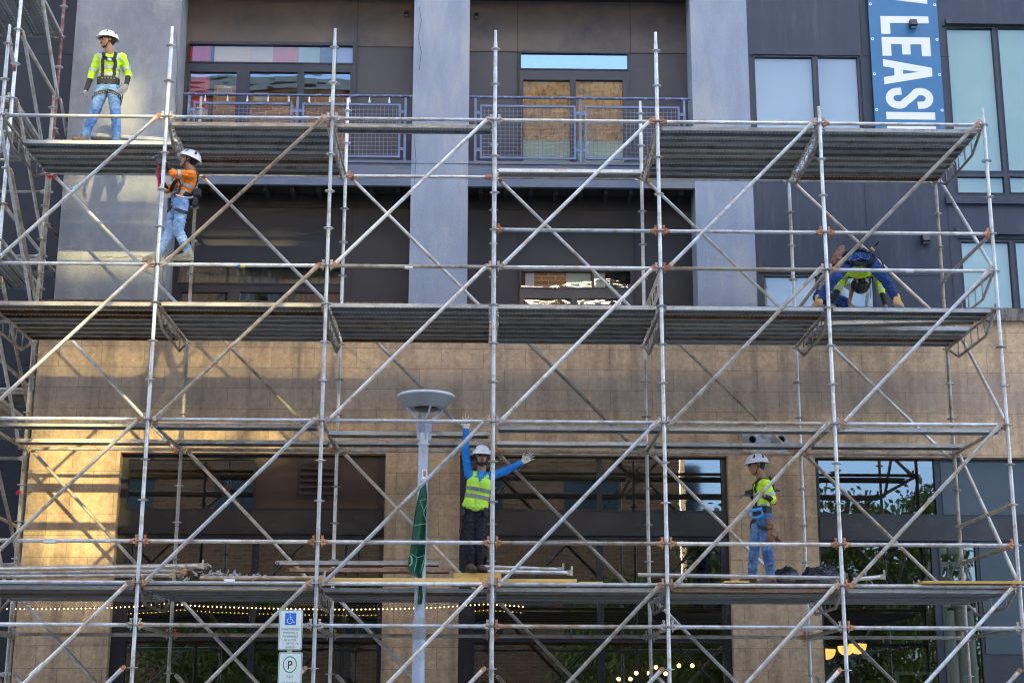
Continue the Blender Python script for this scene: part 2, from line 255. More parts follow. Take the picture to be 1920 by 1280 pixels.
def wslot(me, m):
    me.materials.append(M[m] if isinstance(m, str) else m)
class MB:
    def __init__(s): s.v = []; s.f = []
    def add(s, vs, fs):
        n = len(s.v); s.v += [Vector(p) for p in vs]; s.f += [tuple(i+n for i in f) for f in fs]; return s
    def box(s, x0, x1, y0, y1, z0, z1):
        return s.add([(x0,y0,z0),(x1,y0,z0),(x1,y1,z0),(x0,y1,z0),(x0,y0,z1),(x1,y0,z1),(x1,y1,z1),(x0,y1,z1)],
                     [(0,3,2,1),(4,5,6,7),(0,1,5,4),(1,2,6,5),(2,3,7,6),(3,0,4,7)])
    def obox(s, c, ax, ay, az, hx, hy, hz):
        vs = [c+ax*(i*hx)+ay*(j*hy)+az*(k*hz) for k in (-1,1) for j in (-1,1) for i in (-1,1)]
        return s.add(vs, [(0,2,3,1),(4,5,7,6),(0,1,5,4),(1,3,7,5),(3,2,6,7),(2,0,4,6)])
    def bar(s, p, q, w_, h, upv=Vector((0,0,1))):
        p, q = Vector(p), Vector(q); d = (q-p); l = d.length; d.normalize(); sd_ = d.cross(upv)
        if sd_.length < 1e-4: sd_ = Vector((1,0,0))
        sd_.normalize(); u = sd_.cross(d); return s.obox((p+q)/2, d, sd_, u, l/2, w_/2, h/2)
    def tube(s, p, q, r, seg=12, r2=None, cap=True):
        p, q = Vector(p), Vector(q); d = (q-p).normalized(); a = d.orthogonal().normalized(); b = d.cross(a); r2 = r if r2 is None else r2
        vs = [p+(a*cos(2*pi*k/seg)+b*sin(2*pi*k/seg))*r for k in range(seg)]+[q+(a*cos(2*pi*k/seg)+b*sin(2*pi*k/seg))*r2 for k in range(seg)]
        fs = [(k, (k+1) % seg, seg+(k+1) % seg, seg+k) for k in range(seg)]
        if cap: fs += [tuple(range(seg-1, -1, -1)), tuple(range(seg, 2*seg))]
        return s.add(vs, fs)
    def path(s, pts, r, seg=8):
        pts = [Vector(p) for p in pts]; n = len(pts); vs = []; fs = []; a = None
        for i, p in enumerate(pts):
            d = (pts[min(i+1, n-1)]-pts[max(i-1, 0)]).normalized()
            a = (a-d*a.dot(d)) if a is not None else d.orthogonal()
            if a.length < 1e-5: a = d.orthogonal()
            a.normalize(); b = d.cross(a); rr = r[i] if isinstance(r, (list, tuple)) else r
            vs += [p+(a*cos(2*pi*k/seg)+b*sin(2*pi*k/seg))*rr for k in range(seg)]
        for i in range(n-1): fs += [(i*seg+k, i*seg+(k+1) % seg, (i+1)*seg+(k+1) % seg, (i+1)*seg+k) for k in range(seg)]
        fs += [tuple(range(seg-1, -1, -1)), tuple(range((n-1)*seg, n*seg))]
        return s.add(vs, fs)
    def lathe(s, c, prof, seg=32, axis='z'):
        c = Vector(c); vs = []; n = len(prof)
        for r, z in prof:
            for k in range(seg):
                a = 2*pi*k/seg
                vs.append(c+(Vector((r*cos(a), r*sin(a), z)) if axis == 'z' else Vector((r*cos(a), z, r*sin(a)))))
        fs = [(i*seg+k, i*seg+(k+1) % seg, (i+1)*seg+(k+1) % seg, (i+1)*seg+k) for i in range(n-1) for k in range(seg)]
        return s.add(vs, fs)
    def prism(s, poly, o, ax, ay, az, t):
        """flat outline poly (u, v) in the plane o + u*ax + v*ay, given thickness t along az"""
        n = len(poly); vs = [o+ax*u+ay*v for u, v in poly]+[o+ax*u+ay*v+az*t for u, v in poly]
        return s.add(vs, [tuple(range(n-1, -1, -1)), tuple(range(n, 2*n))]+[(k, (k+1) % n, n+(k+1) % n, n+k) for k in range(n)])
    def sphere(s, c, r, seg=10, rings=7, sc=(1,1,1)):
        c = Vector(c); prof = []
        vs = [c+Vector((sc[0]*r*sin(pi*j/rings)*cos(2*pi*k/seg), sc[1]*r*sin(pi*j/rings)*sin(2*pi*k/seg), sc[2]*r*cos(pi*j/rings))) for j in range(rings+1) for k in range(seg)]
        return s.add(vs, [(j*seg+k, (j+1)*seg+k, (j+1)*seg+(k+1) % seg, j*seg+(k+1) % seg) for j in range(rings) for k in range(seg)])
    def mesh(s, name, m, smooth=True, ang=35, recalc=True):
        me = bpy.data.meshes.new(name); me.from_pydata([tuple(v) for v in s.v], [], s.f); me.validate()
        bm = bmesh.new(); bm.from_mesh(me)
        if recalc: bmesh.ops.recalc_face_normals(bm, faces=bm.faces)
        if smooth:
            for f in bm.faces: f.smooth = True
            for e in bm.edges:
                if len(e.link_faces) == 2 and e.calc_face_angle(0) > radians(ang): e.smooth = False
        bm.to_mesh(me); bm.free(); wslot(me, m); return me

def link(o, parent=None, ploc=None):
    C.objects.link(o)
    if parent is not None:
        o.parent = parent
        if parent.type == 'EMPTY' and 'ox' in parent: o.matrix_parent_inverse = Matrix.Translation(-Vector((parent['ox'], parent['oy'], parent['oz'])))
        elif parent.type == 'MESH' and parent.parent is not None and 'ox' in parent.parent: pass
    return o
def thing(name, label, cat, loc=(0,0,0), group=None):
    o = bpy.data.objects.new(name, None); o.empty_display_size = .1; o.location = loc; C.objects.link(o)
    o['ox'], o['oy'], o['oz'] = [float(v) for v in loc]
    o['label'] = label; o['category'] = cat
    if group: o['group'] = group
    return o
def tag(o, label, cat, group=None, kind=None):
    o['label'] = label; o['category'] = cat
    if group: o['group'] = group
    if kind: o['kind'] = kind
    return o
def obj(name, mb, m, parent=None, label=None, smooth=True, ang=35, recalc=True):
    me = mb.mesh(name, m, smooth, ang, recalc) if isinstance(mb, MB) else mb
    o = bpy.data.objects.new(name, me); link(o, parent)
    if label: o['label'] = label
    return o
def objs(name, mb, m, parent, n=8):
    # one object for each box collected in mb
    nf = len(mb.f)*n//len(mb.v)
    for k in range(len(mb.v)//n): obj(name, MB().add(mb.v[k*n:(k+1)*n], [tuple(i-k*n for i in f) for f in mb.f[k*nf:(k+1)*nf]]), m, parent, smooth=False)
def struct(name, mb, m):
    o = obj(name, mb, m, smooth=False); o['kind'] = 'structure'; return o
def inst(name, me, parent, loc=(0,0,0), rot=(0,0,0), scale=(1,1,1)):
    o = bpy.data.objects.new(name, me); link(o, parent)
    o.location = loc; o.rotation_euler = rot; o.scale = scale; return o
def bevel(o, w_=.004, seg=1):
    md = o.modifiers.new('bevel', 'BEVEL'); md.width = w_; md.segments = seg; md.limit_method = 'ANGLE'; return o

# ------------------------------------------------------------------ ground
g = MB().box(-150, 150, -150, 60, -.3, -.16); struct('ground', g, 'asphalt')
g = MB().box(-120, 120, -22, -7, -.158, -.15); struct('road', g, 'asphalt')
g = MB().box(-60, 60, -6.8, 12, -.14, 0); struct('pavement', g, 'concrete')
g = MB().box(-60, 60, -29.9, -22.2, -.14, 0); struct('far_pavement', g, 'concrete')
g = MB(); g.box(-60, 60, -7, -6.802, -.14, .004); g.box(-60, 60, -22.198, -22, -.14, .004); struct('kerb', g, 'kerb')

# ------------------------------------------------------------------ the building
B = thing('apartment_building', 'grey and dark panelled apartment building over a tan stone storefront base, behind the scaffold', 'building', (0, 3, 0))
def wall_holes(mb, X0, X1, Z0, Z1, holes, Y0, Y1):
    xs = sorted({X0, X1, *[v for h in holes for v in h[:2] if X0 < v < X1]}); zs = sorted({Z0, Z1, *[v for h in holes for v in h[2:] if Z0 < v < Z1]})
    def inh(x, z): return any(h[0] < x < h[1] and h[2] < z < h[3] for h in holes)
    V_ = {}; vs = []; fs = []
    def vi(x, y, z):
        k = (round(x, 4), y, round(z, 4))
        if k not in V_: V_[k] = len(vs); vs.append((x, y, z))
        return V_[k]
    nx, nz = len(xs)-1, len(zs)-1
    solid = [[not inh((xs[i]+xs[i+1])/2, (zs[j]+zs[j+1])/2) for j in range(nz)] for i in range(nx)]
    S = lambda i, j: 0 <= i < nx and 0 <= j < nz and solid[i][j]
    for i in range(nx):
        for j in range(nz):
            if not solid[i][j]: continue
            a, b, c, d = xs[i], xs[i+1], zs[j], zs[j+1]
            fs.append((vi(a,Y0,c), vi(b,Y0,c), vi(b,Y0,d), vi(a,Y0,d))); fs.append((vi(b,Y1,c), vi(a,Y1,c), vi(a,Y1,d), vi(b,Y1,d)))
            if not S(i-1, j): fs.append((vi(a,Y1,c), vi(a,Y0,c), vi(a,Y0,d), vi(a,Y1,d)))
            if not S(i+1, j): fs.append((vi(b,Y0,c), vi(b,Y1,c), vi(b,Y1,d), vi(b,Y0,d)))
            if not S(i, j-1): fs.append((vi(a,Y0,c), vi(a,Y1,c), vi(b,Y1,c), vi(b,Y0,c)))
            if not S(i, j+1): fs.append((vi(a,Y0,d), vi(b,Y0,d), vi(b,Y1,d), vi(a,Y1,d)))
    mb.add(vs, fs)

HEAD, COP0, COP1 = 5.36, 7.38, 7.565
Yb = 3.6
PX = [(-6.56, rect(60,880,222,940,2.9)[1]), (rect(722,880,862,940,2.9)[0], rect(722,880,862,940,2.9)[1]), (rect(1366,880,1530,940,2.9)[0], rect(1366,880,1530,940,2.9)[1])]
def hollow(x0, x1, z0, z1): return (x0, x1, z0, z1)
stone = MB(); wall_holes(stone, -6.56, 13, -.1, COP0, [(PX[0][1], PX[1][0], -.2, HEAD), (PX[1][1], PX[2][0], -.2, HEAD), (PX[2][1], 13.1, -.2, HEAD)], 2.9, 3.42)
obj('stone_wall', stone, 'stone', B, smooth=False, label='tan ashlar stone wall with three piers')
cp = MB(); x = -6.62
while x < 13:
    x2 = x+1.22; cp.box(x, x2-.006, 2.84, 3.35, COP0, COP1); x = x2
obj('coping', cp, 'coping', B, smooth=False)
lc = MB().box(-6.60, -1.3, 2.825, 2.838, COP0+.02, COP1+.02); lc.box(-.35, 1.9, 2.825, 2.838, COP0+.03, COP1+.012)
obj('rusty_flashing', lc, 'rustcoping', B, smooth=False)
# three stucco columns
for (a, b_, mm) in ((-6.45, -4.84, 'stucco2'), (-1.243, -.385, 'stucco'), (3.045, 3.925, 'stucco')):
    m_ = MB().box(a, b_, 3.1, Yb+.2, COP1-.1, 16.5); obj('column', m_, mm, B, smooth=False)
    jt = MB()
    for zz in (9.83, 13.2): jt.box(a, b_, 3.097, 3.1, zz, zz+.008)
    objs('joint', jt, 'soffit', B)
ZC = at(1170, 5, Yb).z
for pl_ in (((185,483),(205,481),(222,484),(245,480),(268,481)), ((786,12),(790,40),(784,70),(790,98),(786,132)), ((330,60),(333,120),(329,190),(334,240)), ((776,250),(780,300),(777,345)), ((306,420),(312,470),(304,520),(312,556))):
    ck = MB(); pp_ = [at(a, b_, 3.0975) for a, b_ in pl_]
    for a, b_ in zip(pp_, pp_[1:]): ck.bar(a, b_, .003, .005, V(1,0,0))
    obj('crack', ck, 'soffit', B, smooth=False)
# recess: slab, fascia, soffits
for (a, b_) in ((-4.838, -1.245), (-.383, 3.043)):
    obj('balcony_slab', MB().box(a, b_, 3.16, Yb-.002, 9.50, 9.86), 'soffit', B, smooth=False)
    f = MB().box(a, b_, 3.105, 3.158, 9.49, 9.83); f.box(a, b_, 3.085, 3.158, 9.832, 9.875); f.box(a, b_, 3.085, 3.158, 9.47, 9.488)
    obj('balcony_fascia', f, 'steelblue', B, smooth=False)
    j = MB(); n = 9
    for k in range(n):
        xx = a+(b_-a)*(k+.5)/n; j.box(xx-.03, xx+.03, 3.2, Yb-.03, 9.40, 9.498)
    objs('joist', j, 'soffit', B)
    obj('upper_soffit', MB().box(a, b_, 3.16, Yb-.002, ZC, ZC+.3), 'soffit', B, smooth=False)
    obj('upper_fascia', MB().box(a, b_, 3.105, 3.158, ZC, 13.55), 'steelblue', B, smooth=False)
    obj('terrace_floor', MB().box(a, b_, 3.36, Yb-.002, 6.6, 6.7), 'concrete', B, smooth=False)

def pane(x0, x1, z0, z1, Y, gm, par):
    return obj('pane', MB().add([(x0,Y,z0),(x1,Y,z0),(x1,Y,z1),(x0,Y,z1)], [(0,1,2,3)]), gm, par, smooth=False, recalc=False)
def window(name, box, Y, cells, gm, fw_=.055, behind=None, bz=.045, label=None, inner=None, fm='frame', depth=.07):
    """box = opening (x0,x1,z0,z1); cells = glass rectangles inside it; everything between them is frame"""
    f = MB(); wall_holes(f, *box, cells, Y-.03, Y+depth)
    w_ = obj(name, f, fm, B, label=label, smooth=False)
    bev = MB()
    for c in cells:
        for (a, b2, c_, d) in ((c[0], c[1], c[2]-.018, c[2]), (c[0], c[1], c[3], c[3]+.018)): bev.box(a-.018, b2+.018, Y-.042, Y-.031, c_, d)
        for (a, b2) in ((c[0]-.018, c[0]), (c[1], c[1]+.018)): bev.box(a, b2, Y-.042, Y-.031, c[2], c[3])
    obj('frame', bev, fm, w_, smooth=False)
    for k_, c in enumerate(cells): pane(c[0], c[1], c[2], c[3], Y, gm if isinstance(gm, str) else gm[min(k_, len(gm)-1)], w_)
    if behind:
        for c in (inner or cells): obj('blind', MB().box(c[0]-.02, c[1]+.02, Y+bz, Y+bz+.01, c[2]-.03, c[3]+.03), behind, w_, smooth=False)
    return w_
R_ = lambda *a: rect(*a)
# left balcony doors
W1 = R_(349, 80, 667, 330, Yb); W1 = (W1[0], W1[1], 9.9, W1[3])
cells1 = [R_(354, 86, 662, 119, Yb)]+[(lambda r: (r[0], r[1], 10.05, r[3]))(R_(a, 137, b_, 215, Yb)) for a, b_ in ((355, 443), (467, 557), (569, 656))]
W2 = R_(974, 98, 1181, 330, Yb); W2 = (W2[0], W2[1], 9.9, W2[3])
cells2 = [R_(977, 102, 1176, 131, Yb)]+[(lambda r: (r[0], r[1], 10.0, r[3]))(R_(a, 152, b_, 300, Yb)) for a, b_ in ((981, 1069), (1080, 1168))]
W3 = R_(328, 498, 646, 600, Yb); W3 = (W3[0], W3[1], 6.72, W3[3])
cells3 = [R_(335, 500, 640, 532, Yb)]+[(lambda r: (r[0], r[1], 6.9, r[3]))(R_(a, 549, b_, 600, Yb)) for a, b_ in ((340, 427), (449, 540), (553, 640))]
W4 = R_(974, 508, 1186, 600, Yb); W4 = (W4[0], W4[1], 6.72, W4[3])
cells4 = [R_(977, 510, 1110, 540, Yb), R_(1114, 510, 1182, 540, Yb)]+[(lambda r: (r[0], r[1], 6.9, r[3]))(R_(a, 561, b_, 600, Yb)) for a, b_ in ((982, 1070), (1083, 1165))]
up = MB(); wall_holes(up, -4.84, -1.24, 9.8, 13.6, [W1], Yb, Yb+.2); wall_holes(up, -.385, 3.045, 9.8, 13.6, [W2], Yb, Yb+.2)
obj('balcony_wall', up, 'greypanel', B, smooth=False, label='charcoal panel wall at the back of the upper balconies')
lo = MB(); wall_holes(lo, -4.84, -1.24, 6.6, 9.6, [W3], Yb, Yb+.2); wall_holes(lo, -.385, 3.045, 6.6, 9.6, [W4], Yb, Yb+.2)
M['darkpanel'] = mat('near_black_panel', (.026,.023,.024), (.036,.032,.032), rough=.6, scale=1.2, bump=.15, bscale=120)
obj('terrace_wall', lo, 'darkpanel', B, smooth=False)
bp_ = MB(); jn = MB()
for (x0, x1, y, W) in ((350, 770, 88, W1), (880, 1295, 96, W2)):
    a, b_ = (-4.83, -1.245) if x0 < 500 else (-.38, 3.04); z = at(700, y, Yb).z if x0 < 500 else at(1080, y+3, Yb).z
    bp_.box(a, b_, Yb-.012, Yb-.001, z, ZC-.003)
dk_ = MB()
for (a, b_) in ((-4.83, -1.245), (-.38, 3.04)): z_ = at(900, 393, Yb).z; dk_.box(a, b_, Yb-.012, Yb-.001, z_, 9.49)
obj('painted_shade_band', dk_, 'soffit', B, smooth=False)  # dark strip painted on the wall for the shade below the slab
obj('upper_panel', bp_, 'warmpanel', B, smooth=False, label='cladding panels above the balcony doors, browned with painted warm light')
for (x, y0, y1) in ((670, 0, 90), (970, 0, 300), (1181, 0, 98), (659, 370, 560), (972, 400, 560), (1190, 400, 560)):
    r = R_(x, y0, x+3, y1, Yb-.012); jn.box(r[0], r[0]+.01, Yb-.016, Yb-.0125, r[2], r[3])
objs('joint', jn, 'soffit', B)
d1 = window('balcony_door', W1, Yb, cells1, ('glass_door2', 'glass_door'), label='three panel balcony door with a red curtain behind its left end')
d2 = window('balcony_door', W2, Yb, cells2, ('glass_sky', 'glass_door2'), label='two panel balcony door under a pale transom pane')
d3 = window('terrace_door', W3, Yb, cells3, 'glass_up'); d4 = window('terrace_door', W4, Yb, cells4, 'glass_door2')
cu = MB(); n = 60
r = R_(356, 86, 398, 119, Yb+.16); cu2 = MB().box(r[0]-.05, r[1], Yb+.05, Yb+.07, 10.9, r[3]+.1); obj('curtain', cu2, 'red', d1, smooth=False)
r = R_(356, 86, 398, 119, Yb+.16); obj('curtain', MB().box(r[0]-.05, r[1], Yb+.05, Yb+.07, 10.75, 10.898), 'white', d1, smooth=False)
r = R_(477, 178, 504, 194, Yb+.1); obj('notice', MB().box(r[0], r[1], Yb+.02, Yb+.024, r[2], r[3]), 'white', d1, smooth=False)
NEXT_D4 = []
zb_ = at(1080, 262, Yb).z
M['tanrefl'] = mat('painted_tan_reflection', (.90,.58,.25), (.96,.72,.38), rough=.9, scale=9, stretch=(1,1,.5), c3=(.42,.26,.12), c3amt=.3, c3scale=14, bump=.5, bscale=60)
for c in cells2[1:]:
    obj('blind', MB().box(c[0]-.02, c[1]+.02, Yb+.03, Yb+.04, zb_, c[3]+.03), 'tanrefl', d2, smooth=False); obj('blind', MB().box(c[0]-.02, c[1]+.02, Yb+.045, Yb+.055, 9.95, zb_+.1), 'blindg', d2, smooth=False)  # tan and pale sheets painted in place of brick mirrored in the panes
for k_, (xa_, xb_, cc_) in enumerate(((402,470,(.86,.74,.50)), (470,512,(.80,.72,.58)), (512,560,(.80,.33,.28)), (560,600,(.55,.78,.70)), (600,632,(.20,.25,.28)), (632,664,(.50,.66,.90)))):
    r = R_(xa_, 84, xb_, 121, Yb+.05); M['cl%d' % k_] = mat('reflected_awning_colours', cc_, tuple(v*.8+.1 for v in cc_), rough=.9, scale=5, stretch=(.6,1,4)); obj('painted_reflection', MB().box(r[0], r[1]-.002, Yb+.05, Yb+.056, r[2]-.02, r[3]), 'cl%d' % k_, d1, smooth=False)  # coloured panels stand in for awnings reflected in the transom
for (xa_, xb_, mm_) in ((985,1002,'blind'), (1002,1062,'brickrefl'), (1062,1108,'blindg'), (1114,1135,'blindg')):
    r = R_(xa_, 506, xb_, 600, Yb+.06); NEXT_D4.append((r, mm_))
M['brickrefl'] = brick_mat('reflected_brick_paint', (.68,.32,.12), (.48,.20,.07), (.78,.56,.32), .22, .075)
for r, mm_ in NEXT_D4: obj('painted_reflection' if mm_ != 'brickrefl' else 'painted_brick_reflection', MB().box(r[0], r[1]-.002, Yb+.06, Yb+.07, 6.9, r[3]), mm_, d4, smooth=False)  # brick and pale panels paint the reflections of the terrace door
for k_, c in enumerate(cells1[1:]):
    zc_ = at(560, (152, 168, 168)[k_], Yb).z; obj('painted_brick_reflection', MB().box(c[0]-.02+(.36 if k_ == 0 else 0), c[1]+.02, Yb+.20, Yb+.21, 9.95, zc_), 'brickrefl', d1, smooth=False)  # brick sheets behind the panes paint the mirrored brick
for (dd, c, zb) in ((d3, cells3[0], .0),):
    cv = MB(); x0, x1 = c[0], c[1]; n = 90; vs = []; fs = []
    for k in range(n+1):
        X = x0+(x1-x0)*k/n; yy = Yb+.22+.035*sin(k*1.35)+.015*sin(k*.53)
        vs += [(X, yy, 6.8), (X, yy, c[3]+.05)]
    for k in range(n): fs.append((2*k, 2*k+2, 2*k+3, 2*k+1))
    cv.add(vs, fs); obj('curtain', cv, 'curtain', dd)
for (a, b_, z0, z1) in ((-4.75, -1.24, 9.88, 13.4), (-.385, 3.02, 9.88, 13.4), (-4.75, -1.24, 6.6, 9.4), (-.385, 3.02, 6.6, 9.4)):
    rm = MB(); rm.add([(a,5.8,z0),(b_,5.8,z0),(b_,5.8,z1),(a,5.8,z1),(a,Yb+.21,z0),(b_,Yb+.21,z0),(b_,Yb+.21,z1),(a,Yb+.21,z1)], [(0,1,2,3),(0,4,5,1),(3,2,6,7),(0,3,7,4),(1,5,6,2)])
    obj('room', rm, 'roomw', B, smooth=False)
# navy panelled wing on the right
Yn = 3.14
N1 = R_(1412, 103, 1619, 330, Yn); N2 = R_(1778, 50, 2040, 372, Yn); N3 = R_(1424, 512, 1642, 600, Yn); N3 = (N3[0], N3[1], 7.60, N3[3]); N4 = R_(1800, 448, 2060, 600, Yn); N4 = (N4[0], N4[1], 7.60, N4[3])
nv = MB(); wall_holes(nv, 3.926, 13, COP1-.02, 16.5, [N1, N2, N3, N4], Yn, Yn+.25)
obj('panel_wall', nv, 'navy', B, smooth=False, label='navy grey panelled wall of the right wing')
jn = MB()
for (x, y0, y1) in ((1404, 0, 700), (1613, 0, 103), (1626, 345, 560), (1768, 0, 560)):
    r = R_(x, y0, x+3, y1, Yn); jn.box(r[0], r[0]+.009, Yn-.004, Yn-.0005, max(r[2], 7.6), r[3])
for (x0, y, x1) in ((1400, 103, 1412), (1619, 106, 1780), (1500, 517, 1800), (1772, 40, 1920)):
    z = at((x0+x1)/2, y, Yn).z; jn.box(at(x0, y, Yn).x, at(x1, y, Yn).x, Yn-.004, Yn-.0005, z, z+.009)
objs('joint', jn, 'soffit', B)
hd = MB()
r = R_(1772, 372, 2040, 384, Yn); hd.box(r[0], 12.9, Yn-.05, Yn-.002, r[2], r[3])
r = R_(1772, 40, 2040, 48, Yn); hd.box(r[0], 12.9, Yn-.05, Yn-.002, r[2], r[3])
r = R_(1790, 430, 2040, 441, Yn); hd.box(r[0], 12.9, Yn-.05, Yn-.002, r[2], r[3])
obj('window_trim', hd, 'navy', B, smooth=False)
window('window', N1, Yn+.06, [R_(1418, 109, 1527, 322, Yn+.06), R_(1537, 109, 1612, 322, Yn+.06)], 'glass_blind', behind='blind', label='two pane window with a white blind left of the blue banner')
c_ = [R_(1783, 55, 1869, 322, Yn+.06), R_(1880, 55, 1990, 322, Yn+.06), R_(1798, 333, 1888, 363, Yn+.06), R_(1898, 333, 1990, 363, Yn+.06)]
c_[2] = (c_[0][0], c_[0][1], c_[2][2], c_[2][3]); c_[3] = (c_[1][0], c_[1][1], c_[3][2], c_[3][3])
window('window', N2, Yn+.06, c_, 'glass_blind', behind='blindg', label='tall window with pale green blinds right of the banner')
r = R_(1433, 520, 1638, 600, Yn+.06); window('window', N3, Yn+.06, [(r[0], lerp(r[0], r[1], .5)-.03, 7.66, r[3]), (lerp(r[0], r[1], .5)+.03, r[1], 7.66, r[3])], 'glass_blind', behind='blind')
r1, r2 = R_(1806, 455, 1896, 600, Yn+.06), R_(1908, 455, 2040, 600, Yn+.06)
window('window', N4, Yn+.06, [(r1[0], r1[1], 7.66, r1[3]), (r2[0], r2[1], 7.66, r2[3])], 'glass_blind', behind='blindg')
# storefronts under the stone
Ys = 3.08
def sf(box, cells, name='storefront_window', gm='glass_low', label=None): return window(name, box, Ys, cells, gm, label=label)
zl = .5
def C2(x0, y0, x1, y1, zb=None):
    r = R_(x0, y0, x1, y1, Ys); return (r[0], r[1], r[2] if zb is None else zb, r[3])
def split(r, z): return [(r[0], r[1], r[2], z-.03), (r[0], r[1], z+.03, r[3])]
zt = at(400, 1196, Ys).z
SL = (PX[0][1]+.002, PX[1][0]-.002, -.05, HEAD-.002)
sf(SL, [C2(241, 862, 476, 954)]+split(C2(241, 1012, 468, 1280, zl), zt)+split(C2(480, 1012, 708, 1280, zl), zt), label='dark framed storefront left of the lamp post, with a louvre panel')
SM = (PX[1][1]+.002, PX[2][0]-.002, -.05, HEAD-.002)
sf(SM, [C2(897, 858, 1118, 955), C2(1128, 860, 1352, 957)]+split(C2(890, 1012, 1120, 1280, zl), zt)+split(C2(1132, 1012, 1354, 1280, zl), zt), label='dark framed storefront behind the man with raised arms')
SR = (PX[2][1]+.002, 12.99, -.05, HEAD-.002)
sf(SR, [C2(1535, 862, 1752, 964)]+[C2(1543, 1016, 1752, 1280, zl), C2(1768, 1016, 1835, 1280, zl)], label='dark framed storefront at the right end, reflecting trees')
# spandrels, brown panel with louvre, teal panels
r = C2(481, 858, 708, 954); pb = obj('brown_panel', MB().box(r[0], r[1], Ys-.045, Ys-.031, r[2], r[3]), 'brown_sp', B, smooth=False)
r = C2(563, 872, 630, 930); lv = MB(); lv.box(r[0]-.04, r[1]+.04, Ys-.06, Ys-.046, r[2]-.04, r[3]+.04); obj('louvre', lv, 'frame', pb, smooth=False)
lv = MB()
for k in range(5):
    z = r[2]+(r[3]-r[2])*(k+.5)/5; lv.add([(r[0],Ys-.061,z+.04),(r[1],Ys-.061,z+.04),(r[1],Ys-.11,z-.03),(r[0],Ys-.11,z-.03),(r[0],Ys-.061,z+.046),(r[1],Ys-.061,z+.046),(r[1],Ys-.11,z-.024),(r[0],Ys-.11,z-.024)], [(0,1,2,3),(7,6,5,4),(0,4,5,1),(2,6,7,3),(0,3,7,4),(1,5,6,2)])
obj('louvre_blade', lv, 'brown_sp', pb, smooth=False)
for S_, (ya, yb) in ((SL, (960, 1004)), (SM, (960, 1004)), (SR, (968, 1010))):
    z0, z1 = at(900, yb, Ys).z, at(900, ya, Ys).z; obj('spandrel', MB().box(S_[0]+.05, S_[1]-.05, Ys-.075, Ys-.031, z0, z1), 'spandrel', B, smooth=False)
    obj('spandrel_trim', MB().box(S_[0]+.03, S_[1]-.03, Ys-.085, Ys-.076, z0-.0, z0+.03), 'frame', B, smooth=False)
for (a, b_) in ((1764, 2080),):
    r = C2(a, 868, b_, 966); obj('teal_panel', MB().box(r[0], r[1], Ys-.045, Ys-.031, r[2], r[3]), 'steeltower', B, smooth=False)
    r = C2(1842, 1016, 2080, 1280, 2.6); obj('teal_panel', MB().box(r[0], r[1], Ys-.045, Ys-.031, r[2], r[3]), 'steeltower', B, smooth=False)
rm = MB()
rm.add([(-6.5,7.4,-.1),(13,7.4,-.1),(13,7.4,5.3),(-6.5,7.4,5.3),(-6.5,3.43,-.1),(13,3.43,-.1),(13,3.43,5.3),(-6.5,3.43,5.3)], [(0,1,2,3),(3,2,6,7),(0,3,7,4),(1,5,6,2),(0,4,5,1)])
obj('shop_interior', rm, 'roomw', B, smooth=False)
# vent plate with two pipes
r = R_(1393, 813, 1478, 852, 2.89); vt = obj('vent_plate', MB().box(r[0], r[1], 2.88, 2.898, r[2], r[3]), 'ventw', B, smooth=False)
for xx in (1408, 1462):
    p = at(xx, 828, 2.8); pp = MB(); pp.lathe((p.x, 0, p.z+.01), [(.055,2.88),(.115,2.878),(.10,2.80),(.06,2.74),(.058,2.66),(.05,2.66),(.048,2.86)], 20, 'y'); obj('vent_pipe', pp, 'pvc', vt)
    pp = MB(); pp.lathe((p.x, 0, p.z+.01), [(.0,2.85),(.046,2.85)], 16, 'y'); obj('vent_bore', pp, 'black', vt)
# dark recess left of the first column
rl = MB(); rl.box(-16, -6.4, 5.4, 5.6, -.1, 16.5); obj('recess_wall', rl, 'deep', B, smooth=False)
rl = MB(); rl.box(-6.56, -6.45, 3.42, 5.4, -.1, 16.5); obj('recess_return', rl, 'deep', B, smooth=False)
jn = MB()
for z in (5.6, 7.2, 8.8, 11.2, 12.6): jn.box(-14, -6.57, 5.396, 5.3995, z, z+.012)
objs('joint', jn, 'soffit', B)
obj('roof', MB().box(-16, 13, 3.1, 15, 16.5, 16.8), 'soffit', B, smooth=False)
obj('rear_wall', MB().box(-16, 13, 8, 8.2, 0, 16.5), 'roomw', B, smooth=False)
